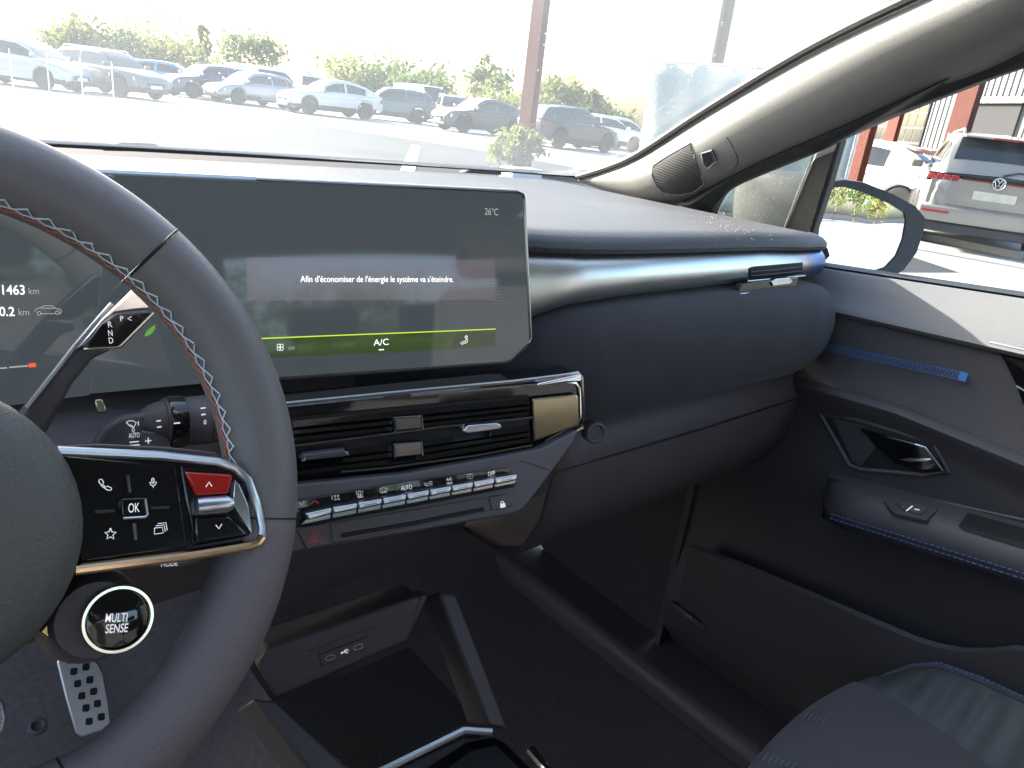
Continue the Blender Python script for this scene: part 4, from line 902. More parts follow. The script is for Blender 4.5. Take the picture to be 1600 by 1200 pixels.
def stitches(phs, mt, r_, name, sh):
    ps = []
    for k in range(-1, 36):
        a = R(-5+k*3.9+sh+random.uniform(-.25, .25)); q = lambda th, ph: rimpt(th, R(ph), .03); j_ = random.uniform(-1.6, 1.6)
        ps += [tubeg([q(a, phs[0]), q(a+R(2.4), phs[1]+j_)], r_, 4), tubeg([q(a+R(2.4), phs[1]+j_), q(a+R(3.9), phs[0])], r_, 4)]
    return mesh(name, *join(ps), mt, wheel, kind='stuff')
stitches((146, 157), WHITETH, .00042, 'white_stitching', 0); stitches((160, 168), REDTH, .00045, 'red_stitching', 1); stitches((156, 160), WHITETH, .00042, 'white_stitching', 1.9)
# hub
hub = mesh('airbag_cover', *lathe(W3(0, -.013, 0), SN, [(-.03, .05), (-.01, .064), (.006, .0665), (.02, .0655), (.028, .0615), (.034, .053), (.038, .036), (.04, .015), (.04, .001)], 48, SV), HUBM, wheel, smooth=60)
# right spoke: gloss panel in a chrome frame
P0_ = WPL(.018); fr_px = [(60, 702), (90, 705), (250, 712), (340, 721), (368, 731), (388, 750), (402, 785), (411, 825), (411, 838), (404, 848), (390, 853), (300, 868), (118, 891), (60, 900)]
def spoke(f_, side):
    sp = mesh('spoke', *prism([f_(P0_(x, y, -.004)) for x, y in fr_px], SN*-.016), GLOSS, wheel, bevel=.002)
    tube('chrome_frame', [f_(P0_(x, y, -.001)) for x, y in fr_px[1:9]], .0023, SATIN, sp, seg=10); tube('chrome_frame', [f_(P0_(x, y, -.001)) for x, y in fr_px[8:13]], .0026, mat('warm_reflection_chrome', (.85, .6, .36), .16, metal=1), sp, seg=10)  # lower bar: warm orange reflection put into the chrome's colour
    arm = mesh('spoke_back', *prism([f_(P0_(x, y, -.021)) for x, y in ((20, 690), (250, 700), (380, 718), (425, 800), (405, 862), (250, 885), (30, 930))], SN*-.012), PLASTIC, wheel, bevel=.004)
    top = mesh('spoke_ledge', *prism([f_(P0_(x, y, -.012)) for x, y in ((70, 698), (160, 692), (270, 697), (350, 706), (366, 722), (340, 718), (250, 710), (90, 703))], SN*-.02), PLASTIC, wheel, bevel=.002)
    return sp
spk = spoke(lambda p: p, 1); spoke(lambda p: V((2*SWC.x-p.x, p.y, p.z)), -1)
bp1 = plate('button_panel', [P0_(x, y, -.0024) for x, y in ((96, 712), (278, 728), (296, 856), (128, 880))], .004, GLOSS, spk, bevel=.001)
bp2 = plate('rocker_panel', [P0_(x, y, -.0022) for x, y in ((283, 728), (340, 732), (366, 744), (385, 775), (395, 838), (303, 855))], .004, GLOSS, spk, bevel=.0015)
upb = plate('up_button', [P0_(x, y, .0006) for x, y in ((288, 737), (360, 741), (364, 744), (357, 772), (306, 775))], .003, REDREFL, bp2, bevel=.0012)
plate('side_blade', [P0_(x, y, .0004) for x, y in ((367, 750), (374, 757), (388, 790), (394, 832), (392, 834), (363, 788))], .003, CHROME, bp2, bevel=.0012)
plate('down_button', [P0_(x, y, .0004) for x, y in ((305, 809), (358, 806), (389, 836), (304, 849))], .003, GLOSS, bp2, bevel=.0012)
mesh('thumb_roller', *lathe(P0_(304, 792, .001), (P0_(362, 787, .001)-P0_(304, 792, .001)), [(0, .002), (.0006, .0042), (.003, .0046), ((P0_(362, 787)-P0_(304, 792)).length-.003, .0046), ((P0_(362, 787)-P0_(304, 792)).length, .003)], 20), SATIN, bp2)
strokes('arrow_symbol', P0_, [[(320.5, 761), (325.5, 753), (330, 760)]], 1.4, WHITEP, upb, .0012); strokes('arrow_symbol', P0_, [[(336, 820), (341, 826), (345.5, 818.5)]], 1.4, WHITEP, bp2, .0012)
okb = plate('ok_button', [P0_(x, y, .0008) for x, y in ((189, 779), (225, 777), (228, 781), (230, 804), (226, 808), (192, 810), (189, 806))], .004, GLOSS, bp1, bevel=.001)
tube('ok_edge', [P0_(x, y, .0009) for x, y in ((226, 779), (230, 804), (226, 808), (192, 810))], .0006, SATIN, okb, seg=5)
lettering('OK', P0_, (199.5, 801), (217, 799.5), 12.5, WHITEP, okb, .0014)
for a, b in (((200, 743), (204, 770)), ((211, 818), (214, 844)), ((150, 801), (180, 799)), ((237, 795), (266, 794))): tube('button_ridge', [P0_(*a, -.0018), P0_(*b, -.0018)], .0009, DCHROME, bp1, seg=6)
strokes('phone_symbol', P0_, [[(156, 750), (160, 748.5), (163.5, 754), (161.5, 756.5), (166, 761.5), (169.5, 759.5), (176, 763), (175, 766), (169.5, 766), (161, 760), (156, 753), (156, 750)]], 1.1, WHITEP, bp1, -.0019)
strokes('microphone_symbol', P0_, [[(238.8, 748.5), (240.5, 747), (242.3, 748.5), (242.4, 754), (240.7, 755.5), (239, 754), (238.8, 748.5)], [(235.6, 753), (237.5, 758), (241, 759.2), (244.5, 757.5), (246, 752.5)], [(241, 759.2), (241, 762)]], 1.1, WHITEP, bp1, -.0019)
strokes('star_symbol', P0_, [[(174+(9.5 if i % 2 == 0 else 4.2)*sin(R(36*i)), 835-(9.5 if i % 2 == 0 else 4.2)*cos(R(36*i))) for i in range(11)]], 1.2, WHITEP, bp1, -.0019)
strokes('stack_symbol', P0_, [[(243, 825.5), (255, 824), (257, 833), (243, 835), (243, 825.5)], [(245, 822), (258, 820.5), (260, 831)], [(248, 818.5), (261, 817), (263, 829)]], 1, WHITEP, bp1, -.0019)
# paddle tab with MODE, lower trim, round mode button
pm = plate('mode_tab', [P0_(x, y, -.012) for x, y in ((215, 876), (325, 862), (327, 880), (300, 890), (225, 892))], .01, PLASTIC, wheel, bevel=.002)
lettering('MODE', WPL(.0065), (251.5, 886), (277, 883.5), 6.5, WHITEP, pm, .0004)
pod = mesh('mode_button_pod', *lathe(W3(.066, -.071, -.03), SN, [(-.012, .02), (.0, .0235), (.012, .0235), (.022, .0212), (.029, .0185), (.0305, .0175)], 36, SV), PLASTIC, wheel, smooth=50)
mc = W3(.0745, -.0735, .001); MP = Plane(mc, SN)
mesh('mode_ring', *lathe(mc+SN*-.002, SN, [(0, .0158), (.003, .0162), (.0045, .0156), (.0045, .0143), (.003, .0138)], 40, SV, False), mat('pale_gold_chrome', (.86, .72, .5), .15, metal=1), pod, smooth=60)
mesh('mode_face', *lathe(mc+SN*-.002, SN, [(0, .0141), (.0025, .014), (.003, .0128), (.003, .001)], 36, SV), GLOSS, pod, smooth=60)
lettering('MULTI', MP, (163, 971.5), (197, 970), 11, WHITEP, pod, .0016, bold=.01); lettering('SENSE', MP, (163, 988.5), (198, 986.5), 11, WHITEP, pod, .0016, bold=.01)
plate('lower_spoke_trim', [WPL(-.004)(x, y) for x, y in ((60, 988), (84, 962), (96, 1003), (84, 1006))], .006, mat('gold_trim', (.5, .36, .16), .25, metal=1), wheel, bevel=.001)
mesh('lower_spoke', *prism([W3(a, b, -.008) for a, b in ((-.028, -.05), (.028, -.05), (.018, -.142), (-.018, -.142))], SN*-.012), PLASTIC, wheel, bevel=.004)
col_ = thing('steering_column', 'black plastic steering column shroud behind the wheel', 'steering column', (-.005, .42, Z(-.3)))
mesh('shroud', *prism([W3(-.05, -.06, -.03), W3(.05, -.06, -.03), W3(.058, -.02, -.03), W3(.04, .02, -.03), W3(-.04, .02, -.03), W3(-.058, -.02, -.03)], SN*-.14), PLASTIC, col_, bevel=.008, seg=3)
# ------------------------------------------------------------------ stalks
GSP = Plane(V((0, .452, Z(-.15))), nrm(0, 18))
gs = thing('gear_selector', 'metal tipped gear selector stalk beside the steering wheel showing R N D', 'gear selector', GSP(60, 640))
plate('lever', [GSP(x, y, -.006) for x, y in ((20, 668), (45, 636), (90, 578), (118, 545), (124, 538), (183, 545), (150, 560), (118, 600), (70, 690))], .016, PLASTIC, gs, bevel=.004, seg=3)
tube('lever_edge', [GSP(x, y, -.005) for x, y in ((44, 638), (90, 580), (120, 541), (156, 499), (178, 474))], .0014, SATIN, gs, seg=6)
plate('metal_tip', [GSP(x, y, .004) for x, y in ((118, 546), (156, 500), (208, 449), (216, 445), (231, 449), (242, 476), (240, 483), (205, 486), (178, 490))], .014, CHROME, gs, bevel=.0025, seg=3)
gf = plate('gear_display', [GSP(x, y, .0062) for x, y in ((126, 546), (154, 507), (178, 490), (237, 488), (185, 541), (180, 543))], .004, GLOSS, gs, bevel=.001)
tube('display_edge', [GSP(x, y, .0064) for x, y in ((237, 489), (185, 541), (180, 543.5), (127, 546.5))], .0008, GOLD, gf, seg=5)
for ch, x, y in (('R', 165, 512), ('N', 165.5, 525.5), ('D', 166.5, 537)): lettering(ch, GSP, (x, y), (x+6.5, y-.6), 8, WHITEP, gf, .0067)
lettering('P', GSP, (184, 502.5), (189, 502), 7, WHITEP, gf, .0067); strokes('arrow_symbol', GSP, [[(201, 495.5), (195, 498.5), (201, 501.5)]], 1, WHITEP, gf, .0067)
WSP = Plane(dist(250, 665, .52), nrm(2, 18))
ws = thing('wiper_stalk', 'black wiper control stalk with printed marks behind the steering wheel rim', 'wiper stalk', WSP(150, 690))
plate('paddle', [WSP(x, y, -.004) for x, y in ((148, 712), (152, 690), (166, 668), (192, 652), (262, 639), (266, 712))], .012, PLASTIC2, ws, bevel=.003, seg=3)
plate('plus_key', [WSP(x, y, -.0005) for x, y in ((220, 673), (258, 676), (266, 685), (270, 712), (222, 712))], .006, PLASTIC2, ws, bevel=.0015)
a_, b_ = WSP(225, 666, -.012), WSP(352, 656, -.012); ax_ = (b_-a_); ln = ax_.length
mesh('barrel', *lathe(a_, ax_, [(0, .008), (.006, .0125), (ln*.28, .0145), (ln*.29, .016), (ln*.48, .0165), (ln*.49, .0155), (ln*.5, .0158), (ln*.82, .0165), (ln*.83, .0155), (ln*.84, .016), (ln*1.1, .0155), (ln*1.13, .012)], 28), PLASTIC, ws, smooth=40)
mesh('ring_switch', *lathe(a_.lerp(b_, .32), ax_, [(0, .0165), (.001, .0172), (ln*.2, .0172), (ln*.21, .0165)], 28), GLOSS, ws, smooth=40)
WT = WSP.off(.0055)
lettering('AUTO', WSP, (201, 684.5), (218, 683), 6.8, WHITEP, ws, .0006, hz=None); lettering('0', WSP, (206, 675.5), (210, 675.2), 6.5, WHITEP, ws, .0006)
strokes('wiper_symbol', WSP, [[(197, 660), (201, 657.5), (208, 657.5), (212.5, 660.5), (209, 667), (203, 666), (197, 660)], [(203, 663), (208, 668)], [(214, 660), (216, 658.5), (216, 665)]], 1, WHITEP, ws, .0006)
strokes('plus_symbol', WSP, [[(226, 689), (236, 688)], [(230.8, 683.5), (231.3, 693.5)]], 1.3, WHITEP, ws, .0012)
strokes('bar_mark', WSP, [[(202, 691), (217, 689.5)], [(203, 696), (218, 694.5)]], 1.6, WHITEP, ws, .0006)
WB = Plane(WSP.P+WSP.n*.0052, WSP.n)
strokes('ring_mark', WB, [[(244, 658), (251, 657)], [(245, 667.5), (252, 666.5)], [(271, 661.5), (281, 660.5)], [(313, 638), (321, 637)], [(314, 648), (321, 647)], [(335, 657.5), (342, 656.8)]], 2, WHITEP, ws, .0006); lettering('0', WB, (318, 663), (322, 662.8), 6.5, WHITEP, ws, .0006)
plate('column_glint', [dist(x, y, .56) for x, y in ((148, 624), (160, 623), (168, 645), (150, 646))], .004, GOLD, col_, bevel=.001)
# ------------------------------------------------------------------ pedals and floor
PP = Plane(ony(130, 1085, .8), nrm(0, 38))
ac = thing('accelerator_pedal', 'brushed metal accelerator pedal with dark rubber studs under the steering wheel', 'pedal', PP(150, 1150))
ap = plate('pedal_plate', [PP(x, y) for x, y in ((89, 1034), (94, 1028), (116, 1021), (132, 1023), (155, 1036), (162, 1052), (170, 1095), (174, 1130), (170, 1139), (128, 1152), (119, 1145), (103, 1090))], .008, ALU, ac, bevel=.002, seg=3)
for cx, cy in ((110, 1031), (134, 1042), (115, 1049), (140, 1062), (121, 1068), (146, 1080), (127.5, 1087), (152, 1099), (134, 1106), (158, 1120), (139, 1127)):
    plate('stud', [PP(cx+x, cy+y, .0015) for x, y in ((-5.5, -3), (-3, -5), (5.5, -6), (6, 3), (3, 6), (-5.5, 6))], .004, RUBBER, ac, bevel=.0008)
tube('pedal_arm', [PP(140, 1040, -.012), PP(140, 1000, -.06)+V((0, .05, .12))], .009, RUBBER, ac)
bk = thing('brake_pedal', 'metal edged brake pedal beside the accelerator', 'pedal', ony(-10, 1150, .74))
BPn = Plane(ony(-10, 1120, .72), nrm(0, 38))
plate('pedal_plate', [BPn(x, y) for x, y in ((-75, 1090), (-5, 1086), (6, 1096), (11, 1122), (6, 1146), (-70, 1152))], .01, ALU, bk, bevel=.003, seg=3); plate('rubber_pad', [BPn(x, y, .002) for x, y in ((-70, 1096), (-8, 1093), (0, 1120), (-4, 1140), (-66, 1146))], .004, RUBBER, bk, bevel=.002)
tube('pedal_arm', [BPn(-30, 1095, -.012), BPn(-30, 1060, -.06)+V((0, .05, .14))], .009, RUBBER, bk)
cl = onz(59, 1136, -.86); tag(mesh('mat_clip', *lathe(cl, (0, -.4, 1), [(0, .012), (.004, .012), (.005, .008), (.001, .006), (.001, .001)], 18), PLASTIC2, loc=cl), 'small round floor mat clip beside the accelerator', 'clip')
lf = onz(988, 1010, -.9); tag(mesh('paper_scrap', *prism([lf+V((-.006, 0, .003)), lf+V((.004, .012, .003)), lf+V((.008, .01, .003)), lf+V((-.002, -.003, .003))], V((0, 0, .002))), mat('brown_scrap', (.3, .22, .2), .9), loc=lf), 'tiny pale scrap lying on the passenger footwell carpet', 'scrap')
# ------------------------------------------------------------------ centre console
con = thing('centre_console', 'dark centre console with chrome edged tray between the seats', 'console', (XC, .1, FL))
CZ = -.6
cpx = [onz(x, y, CZ) for x, y in ((560, 1214), (725, 1134), (770, 1137), (832, 1182))]
tr_ = cpx[:]; yb = -.45
outl = [V((.27, yb, Z(CZ))), V((.275, .40, Z(CZ))), cpx[0], cpx[1], cpx[2], cpx[3]+V((.012, -.01, 0)), V((.47, .25, Z(CZ))), V((.47, yb, Z(CZ)))]
mesh('console_body', *prism([p-V((0, 0, .012)) for p in outl], V((0, 0, -.28))), PLASTIC, con, bevel=.006, seg=3)
tube('chrome_trim', [p+V((0, 0, -.006)) for p in smoothpath([cpx[0], cpx[1], cpx[2]], 1)], .0045, SATIN, con, seg=8)
tube('chrome_trim', [onz(829, 1172, CZ), onz(838, 1183, CZ), onz(862, 1210, CZ)], .005, CHROME, con, seg=8)
ins = [onz(x, y, CZ-.006) for x, y in ((640, 1215), (728, 1158), (772, 1150), (790, 1160), (860, 1230))]
plate('tray_insert', ins, .01, GLOSS, con, bevel=.002); plate('tray_mat', [onz(x, y, CZ-.005) for x, y in ((690, 1205), (735, 1172), (775, 1163), (830, 1215))], .006, RUBBER, con, bevel=.002)
rs = [dist(686, 926, .84), dist(712, 926, .86), onz(795, 1140, CZ-.02), onz(762, 1136, CZ-.02)]
plate('console_riser', rs, .05, PLASTIC2, con, bevel=.004); 
rs2 = [dist(395, 1090, .8), dist(430, 1094, .82), onz(560, 1214, CZ-.02), onz(500, 1225, CZ-.02)]
plate('console_riser', rs2, .05, PLASTIC2, con, bevel=.004)
plate('ribbed_mat', [onz(x, y, -.72) for x, y in ((430, 1100), (640, 1010), (760, 1140), (560, 1214))], .01, mat('ribbed_rubber', (.03, .028, .03), .7, bump=1, bscale=160, kind='wave'), con)

# ------------------------------------------------------------------ passenger seat (and its twin behind the wheel, out of frame)
SEATF = mat('dark_seat_fabric', (.085, .083, .093), .9, bump=.5, bscale=900, var=.15, vscale=30, sheen=.2)
SEATR = mat('quilted_seat_leather', (.08, .09, .095), .55, bump=.2, bscale=800, kind='voronoi', var=.1)
SX = .725
def make_seat():
    s = thing('front_seat', 'dark front passenger seat with quilted bolster and blue piping', 'seat', (SX, .0, FL))
    rows = []
    for i in range(21):
        t_ = i/20; x = lerp(.6, .852, t_); cr = .012*(1-(2*t_-1)**2)
        pr_ = [(.16, -.8), (.2, -.72), (.222, -.65), (.236, -.622), (.238, -.61), (.228, -.603), (.2, -.598), (.12, -.602), (0, -.615), (-.12, -.63), (-.25, -.64)]
        rows.append([V((x, y+(cr*.8 if k < 6 else 0), Z(z)+(cr*.4 if k > 3 else 0))) for k, (y, z) in enumerate(pr_)])
    v, f = grid(rows); S = Surf(v, f); cp = mesh('cushion', v, f, SEATF, s, smooth=60, sub=1)
    ridge = lambda y: interp([(-.3, -.565), (.076, -.56), (.13, -.566), (.174, -.577), (.2, -.6), (.222, -.632), (.24, -.66)], y)
    for sg in (1, -1):
        g_ = (lambda p: p) if sg == 1 else (lambda p: V((2*SX-p.x, p.y, p.z)))
        ys = mono(.238, -.25, 90); rows = []; pip = []
        for y in ys:
            zr_ = ridge(y); ph = abs(sin((y-.238)*pi/.03)); q = .0075*ph**.7
            ze = interp([(-.25, -.642), (0, -.617), (.12, -.604), (.2, -.602), (.228, -.608), (.238, -.62)], y)
            rw_ = []
            for k in range(9):
                t_ = k/8; rw_.append(g_(V((lerp(.85, .925, t_), y, Z(lerp(ze, zr_, t_**1.3)+q*sin(pi*t_)**.5)))))
            rows.append(rw_); pip.append(g_(V((.928, y, Z(zr_+.002)))))
        mesh('quilted_bolster', *grid(rows), SEATR, s, smooth=60)
        tube('piping', pip, .004, SEATF, s, seg=8)
        st = []
        for k in range(0, len(pip)-1): 
            for dx in (-.0025, .0015): st.append(tubeg([pip[k]+V((dx*sg, 0, .0042)), pip[k].lerp(pip[k+1], .6)+V((dx*sg, 0, .0042))], .0007, 4))
        mesh('blue_stitching', *join(st), BLUETH, s, kind='stuff')
        mesh('bolster_side', *grid([[p, p+V((.03*sg, 0, -.05)), p+V((.032*sg, 0, -.2))] for p in pip]), SEATF, s, smooth=60)
        mesh('bolster_nose', *grid([[r_[k] for r_ in rows[:1]]+[rows[0][k]+V((0, -.02, -.17))] for k in range(9)]), SEATF, s)
    # perforated slits
    sl = []
    for (x0, y0, n_, dx, dy) in ((1183, 1186, 7, 9, 2.5), (1255, 1124, 5, 7, 2.2)):
        for k in range(n_): sl.append(ribbon([S(x0+k*dx, y0+k*dy, .0009), S(x0+k*dx+7, y0+k*dy-9, .0009)], .0018, S.n))
    mesh('slits', *join(sl), mat('pale_slit_thread', (.16, .16, .18), .8), s, kind='stuff')
    plate('red_tag', [S(x, y, .002) for x, y in ((1136, 1196), (1170, 1172), (1192, 1161), (1188, 1172), (1160, 1192), (1140, 1206))], .002, mat('red_fabric_tag', (.35, .03, .03), .8), s, bevel=0)
    # backrest and head restraint
    def pad(name, pts, th, mt): return mesh(name, *prism([V(p) for p in pts], V((0, -th, 0))), mt, s, bevel=.03, seg=4)
    pad('backrest', [(SX-.2, -.25, Z(-.62)), (SX+.2, -.25, Z(-.62)), (SX+.23, -.35, Z(-.3)), (SX+.17, -.43, Z(-.0)), (SX-.17, -.43, Z(-.0)), (SX-.23, -.35, Z(-.3))], .1, SEATF)
    pad('head_restraint', [(SX-.13, -.42, Z(.02)), (SX+.13, -.42, Z(.02)), (SX+.12, -.43, Z(.15)), (SX-.12, -.43, Z(.15))], .08, SEATF)
    return s
seat = make_seat()
kids = {}
for q in bpy.data.objects:
    if q.parent: kids.setdefault(q.parent.name, []).append(q)
dseat = copy_tree(seat, None, kids); dseat.location = (0-.0, -.12, FL); dseat['label'] = 'dark driver seat opposite the steering wheel'
rb_ = thing('rear_bench', 'dark rear bench seat behind the front seats', 'seat', (XC, -1.2, FL))
mesh('cushion', *box(XC-.62, XC+.62, -1.35, -.9, Z(-.9), Z(-.62)), SEATF, rb_, bevel=.05, seg=3); mesh('backrest', *prism([V((XC-.62, -1.3, Z(-.62))), V((XC+.62, -1.3, Z(-.62))), V((XC+.6, -1.5, Z(-.02))), V((XC-.6, -1.5, Z(-.02)))], V((0, -.12, 0))), SEATF, rb_, bevel=.04, seg=3)
for x in (-.38, 0, .38): mesh('head_restraint', *box(XC+x-.12, XC+x+.12, -1.6, -1.52, Z(.0), Z(.12)), SEATF, rb_, bevel=.03, seg=3)

# ------------------------------------------------------------------ passenger door
DTOP = mat('door_top_vinyl', (.13, .13, .13), .6, bump=.5, bscale=700, var=.1)
DLOW = mat('door_lower_plastic', (.064, .06, .065), .5, bump=.25, bscale=1300, var=.12)
def zs_(y): return -.164+(.512-y)*.08
def zc_(y): return -.207+(.5-y)*.05
door = thing('passenger_door', 'open-textured dark passenger door with suede insert, blue stitching, handle recess and armrest', 'car door', (1.05, .0, .28))
door['label'] = 'dark passenger door with suede insert, blue stitching, handle recess and armrest'
YS = mono(.6, -.45, 46)
def dloft(name, prof, mt, ys=YS, **k): return mesh(name, *grid([[V((x, y, Z(z))) for x, z in prof(y)] for y in ys]), mt, door, smooth=45, **k)
dloft('window_ledge', lambda y: [(1.1, zs_(y)-.02), (1.1, zs_(y)+.002), (1.093, zs_(y)+.006), (1.068, zs_(y)+.003)], RUBBER)
dloft('top_pad', lambda y: [(1.07, zs_(y)-.004), (1.062, zs_(y)+.001), (1.05, zs_(y)-.002), (1.03, lerp(zs_(y), zc_(y), .42)), (1.0, lerp(zs_(y), zc_(y), .86)), (.991, zc_(y)+.004), (.987, zc_(y)), (.99, zc_(y)-.005), (1.0, zc_(y)-.008)], DTOP)
lipz = lambda y: interp([(-.4, -.325), (.175, -.307), (.324, -.300), (.476, -.311), (.6, -.33)], y)
dloft('suede_insert', lambda y: [(1.004, zc_(y)-.002), (.997, zc_(y)-.008), (1.0, lerp(zc_(y), lipz(y), .4)), (.998, lerp(zc_(y), lipz(y), .75)), (.985, lipz(y)+.012), (.98, lipz(y)+.004)], DSUEDE)
INS = Plane(V((.996, 0, 0)), V((-1, 0, 0)))
lowg = grid([[V((x, y, Z(z))) for x, z in [(.984, lipz(y)+.006), (.974, lipz(y)+.003), (.969, lipz(y)-.004), (.972, lipz(y)-.014), (.985, lipz(y)-.03), (.99, -.36), (.99, -.42), (.995, -.47), (1.01, -.55), (1.01, -.64), (1.0, -.72), (.99, -.78), (1.0, -.83), (1.05, -.9)]] for y in YS])
mesh('lower_panel', *lowg, DLOW, door, smooth=45); LOWS = Surf(*lowg)
# blue chevron stitching
st = []; a_, b_ = INS(1283, 540, .002), INS(1500, 587, .002); nrmz = V((-1, 0, 0)); n_ = 19
upv = V((0, 0, .005))
for k in range(n_):
    p, q = a_.lerp(b_, k/n_), a_.lerp(b_, (k+1)/n_); m_ = (p+q)/2
    st += [tubeg([p-upv*.8, m_+upv*.8], .00045, 4), tubeg([m_+upv*.8, q-upv*.8], .00045, 4), tubeg([p+upv*.8, m_-upv*.8], .00045, 4), tubeg([m_-upv*.8, q+upv*.8], .00045, 4)]
mesh('blue_stitching', *join(st), BLUETH, door, kind='stuff')
for s_ in (1, -1): tube('stitch_edge', [a_+upv*s_*.95, b_+upv*s_*.95], .00045, BLUETH, door, seg=5)
plate('stitch_end', [b_+V((0, .001, .0055)), b_+V((0, -.0085, .0055)), b_+V((0, -.0085, -.0055)), b_+V((0, .001, -.0055))], .002, BLUELIT, door, bevel=.0006)
gt = plate('gloss_trim', [INS(x, y, .004) for x, y in ((1549, 534), (1610, 545), (1660, 560), (1660, 700), (1603, 640), (1588, 600), (1572, 566))], .006, GLOSS, door, bevel=.0015)
tube('trim_edge', [INS(x, y, .005) for x, y in ((1549, 534), (1600, 545), (1660, 560))], .0014, SATIN, gt, seg=6)
tube('trim_edge', [INS(x, y, .005) for x, y in ((1590, 602), (1603, 610), (1660, 640))], .001, SATIN, gt, seg=6)
# handle recess and lever
HPl = Plane(V((.9875, 0, 0)), V((-1, 0, 0)))
hp = [(1283, 647), (1340, 655), (1430, 683), (1460, 691), (1482, 737), (1440, 741), (1345, 733), (1328, 726)]
rec = plate('handle_recess', [HPl(x, y, .0) for x, y in hp], .004, SEAM, door, bevel=.001)
tube('recess_rim', [HPl(x, y, .0008) for x, y in hp], .003, PLASTIC2, door, closed=True, seg=8)
plate('recess_floor', [HPl(x, y, .001) for x, y in ((1302, 655), (1345, 664), (1368, 700), (1345, 728), (1332, 722))], .002, DLOW, rec, bevel=.0006)
lv = plate('door_lever', [HPl(x, y, .007) for x, y in ((1345, 668), (1430, 690), (1452, 698), (1474, 732), (1440, 735), (1400, 722))], .006, GLOSS, door, bevel=.0025, seg=3)
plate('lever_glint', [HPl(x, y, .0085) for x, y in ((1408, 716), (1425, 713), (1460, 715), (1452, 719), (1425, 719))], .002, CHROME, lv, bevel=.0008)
tube('lever_rim', [HPl(x, y, .008) for x, y in ((1434, 692), (1450, 697), (1462, 712), (1477, 733))], .0009, SATIN, lv, seg=5)
# armrest
def aze(y): return -.457+(.346-y)*.17
arow = []
for y in mono(.385, -.4, 32):
    e_ = aze(y); q = max(0, min(1, (.385-y)/.04))
    xi = lerp(.985, .938, q**.5); e_ = max(e_, -.52)
    arow.append([V((1.0, y, Z(e_+.045))), V((.975, y, Z(e_+.038))), V((lerp(.98, xi, .7), y, Z(e_+.03))), V((xi+.004, y, Z(e_+.018))), V((xi, y, Z(e_+.004))), V((xi+.002, y, Z(e_-.008))), V((xi+.012, y, Z(e_-.02))), V((1.0, y, Z(e_-.035)))])
ag = grid(arow); ARM = Surf(*ag); arm = mesh('armrest', *ag, ARML, door, smooth=60)
st = []
for k in range(110):
    for dz in (.0, -.0065):
        y = .35-k*.0068; p = V((.9375, y, Z(aze(y)+dz+.001))); st.append(tubeg([p, V((.9375, y-.0045, Z(aze(y-.0045)+dz+.001)))], .0008, 4))
mesh('blue_stitching', *join(st), BLUETH, arm, kind='stuff')
p_ = ARM(1425, 796, .003); SKP = Plane(p_, ARM.n)
swb = plate('window_switch', [SKP(x, y) for x, y in ((1380, 782), (1402, 778), (1465, 796), (1448, 812), (1395, 800))], .006, PLASTIC, arm, bevel=.001)
sk = plate('switch_key', [SKP(x, y, .003) for x, y in ((1400, 787), (1415, 786), (1450, 796), (1440, 805), (1408, 797))], .004, PLASTIC2, swb, bevel=.001)
strokes('window_symbol', SKP, [[(1416, 802), (1426, 794)], [(1429, 799), (1437, 800.5)]], 2, WHITEP, sk, .0036)
patch('grab_recess', [(1495, 826), (1512, 802), (1600, 826), (1640, 842), (1640, 870), (1560, 846)], ARM, .001, SEAM, arm)
tube('panel_ledge', [LOWS(1318, 752, .001), LOWS(1400, 768, .001), LOWS(1500, 790, .001), LOWS(1600, 812, .001)], .002, PLASTIC2, door, seg=6)
# pocket
pkz = lambda y: interp([(-.4, -.44), (.05, -.49), (.107, -.507), (.15, -.545), (.197, -.565), (.459, -.602), (.55, -.62)], y)
pg = grid([[V((.985, y, Z(pkz(y)-.03))), V((.957, y, Z(pkz(y)-.004))), V((.951, y, Z(pkz(y)))), V((.945, y, Z(pkz(y)-.004))), V((.945, y, Z(-.7))), V((.97, y, Z(-.79))), V((1.0, y, Z(-.8)))] for y in mono(.55, -.4, 40)])
mesh('door_pocket', *pg, DLOW, door, smooth=50)
mesh('door_skin', *grid([[V((1.12, y, Z(zs_(y)-.01))), V((1.16, y, Z(-.4))), V((1.17, y, Z(-.6))), V((1.13, y, Z(-.92)))] for y in YS]), OWNPAINT, door, smooth=50)
mesh('door_end', *prism([V((1.0, .61, Z(-.2))), V((1.15, .61, Z(-.18))), V((1.15, .61, Z(-.9))), V((1.0, .61, Z(-.9)))], V((0, -.012, 0))), DLOW, door)
mesh('kick_panel', *grid([[V((1.02, .62, Z(-.14))), V((1.02, .62, Z(-.93)))], [V((1.05, .9, Z(-.14))), V((1.03, .9, Z(-.9)))], [V((1.06, 1.32, Z(-.14))), V((1.05, 1.32, Z(-.7)))]]), mat('dark_kick_panel', (.045, .04, .042), .8, bump=.4, bscale=700, var=.15), shell)
mesh('sill_trim', *prism([V((.93, 1.2, FL-.01)), V((1.2, 1.2, FL-.01)), V((1.2, -.5, FL-.01)), V((.93, -.5, FL-.01))], V((0, 0, .06))), PLASTIC, shell, bevel=.02, seg=3)
mesh('sill_trim', *prism([mx_(V(p)) for p in ((.93, 1.2, FL-.01), (1.2, 1.2, FL-.01), (1.2, -.5, FL-.01), (.93, -.5, FL-.01))], V((0, 0, .06))), PLASTIC, shell, bevel=.02, seg=3)
mesh('glovebox_side', *prism([ony(1090, 731, .66), ony(1210, 745, .56), ony(1218, 800, .56), ony(1170, 900, .56)], V((0, .02, 0))), PLASTIC, dash, bevel=.003)
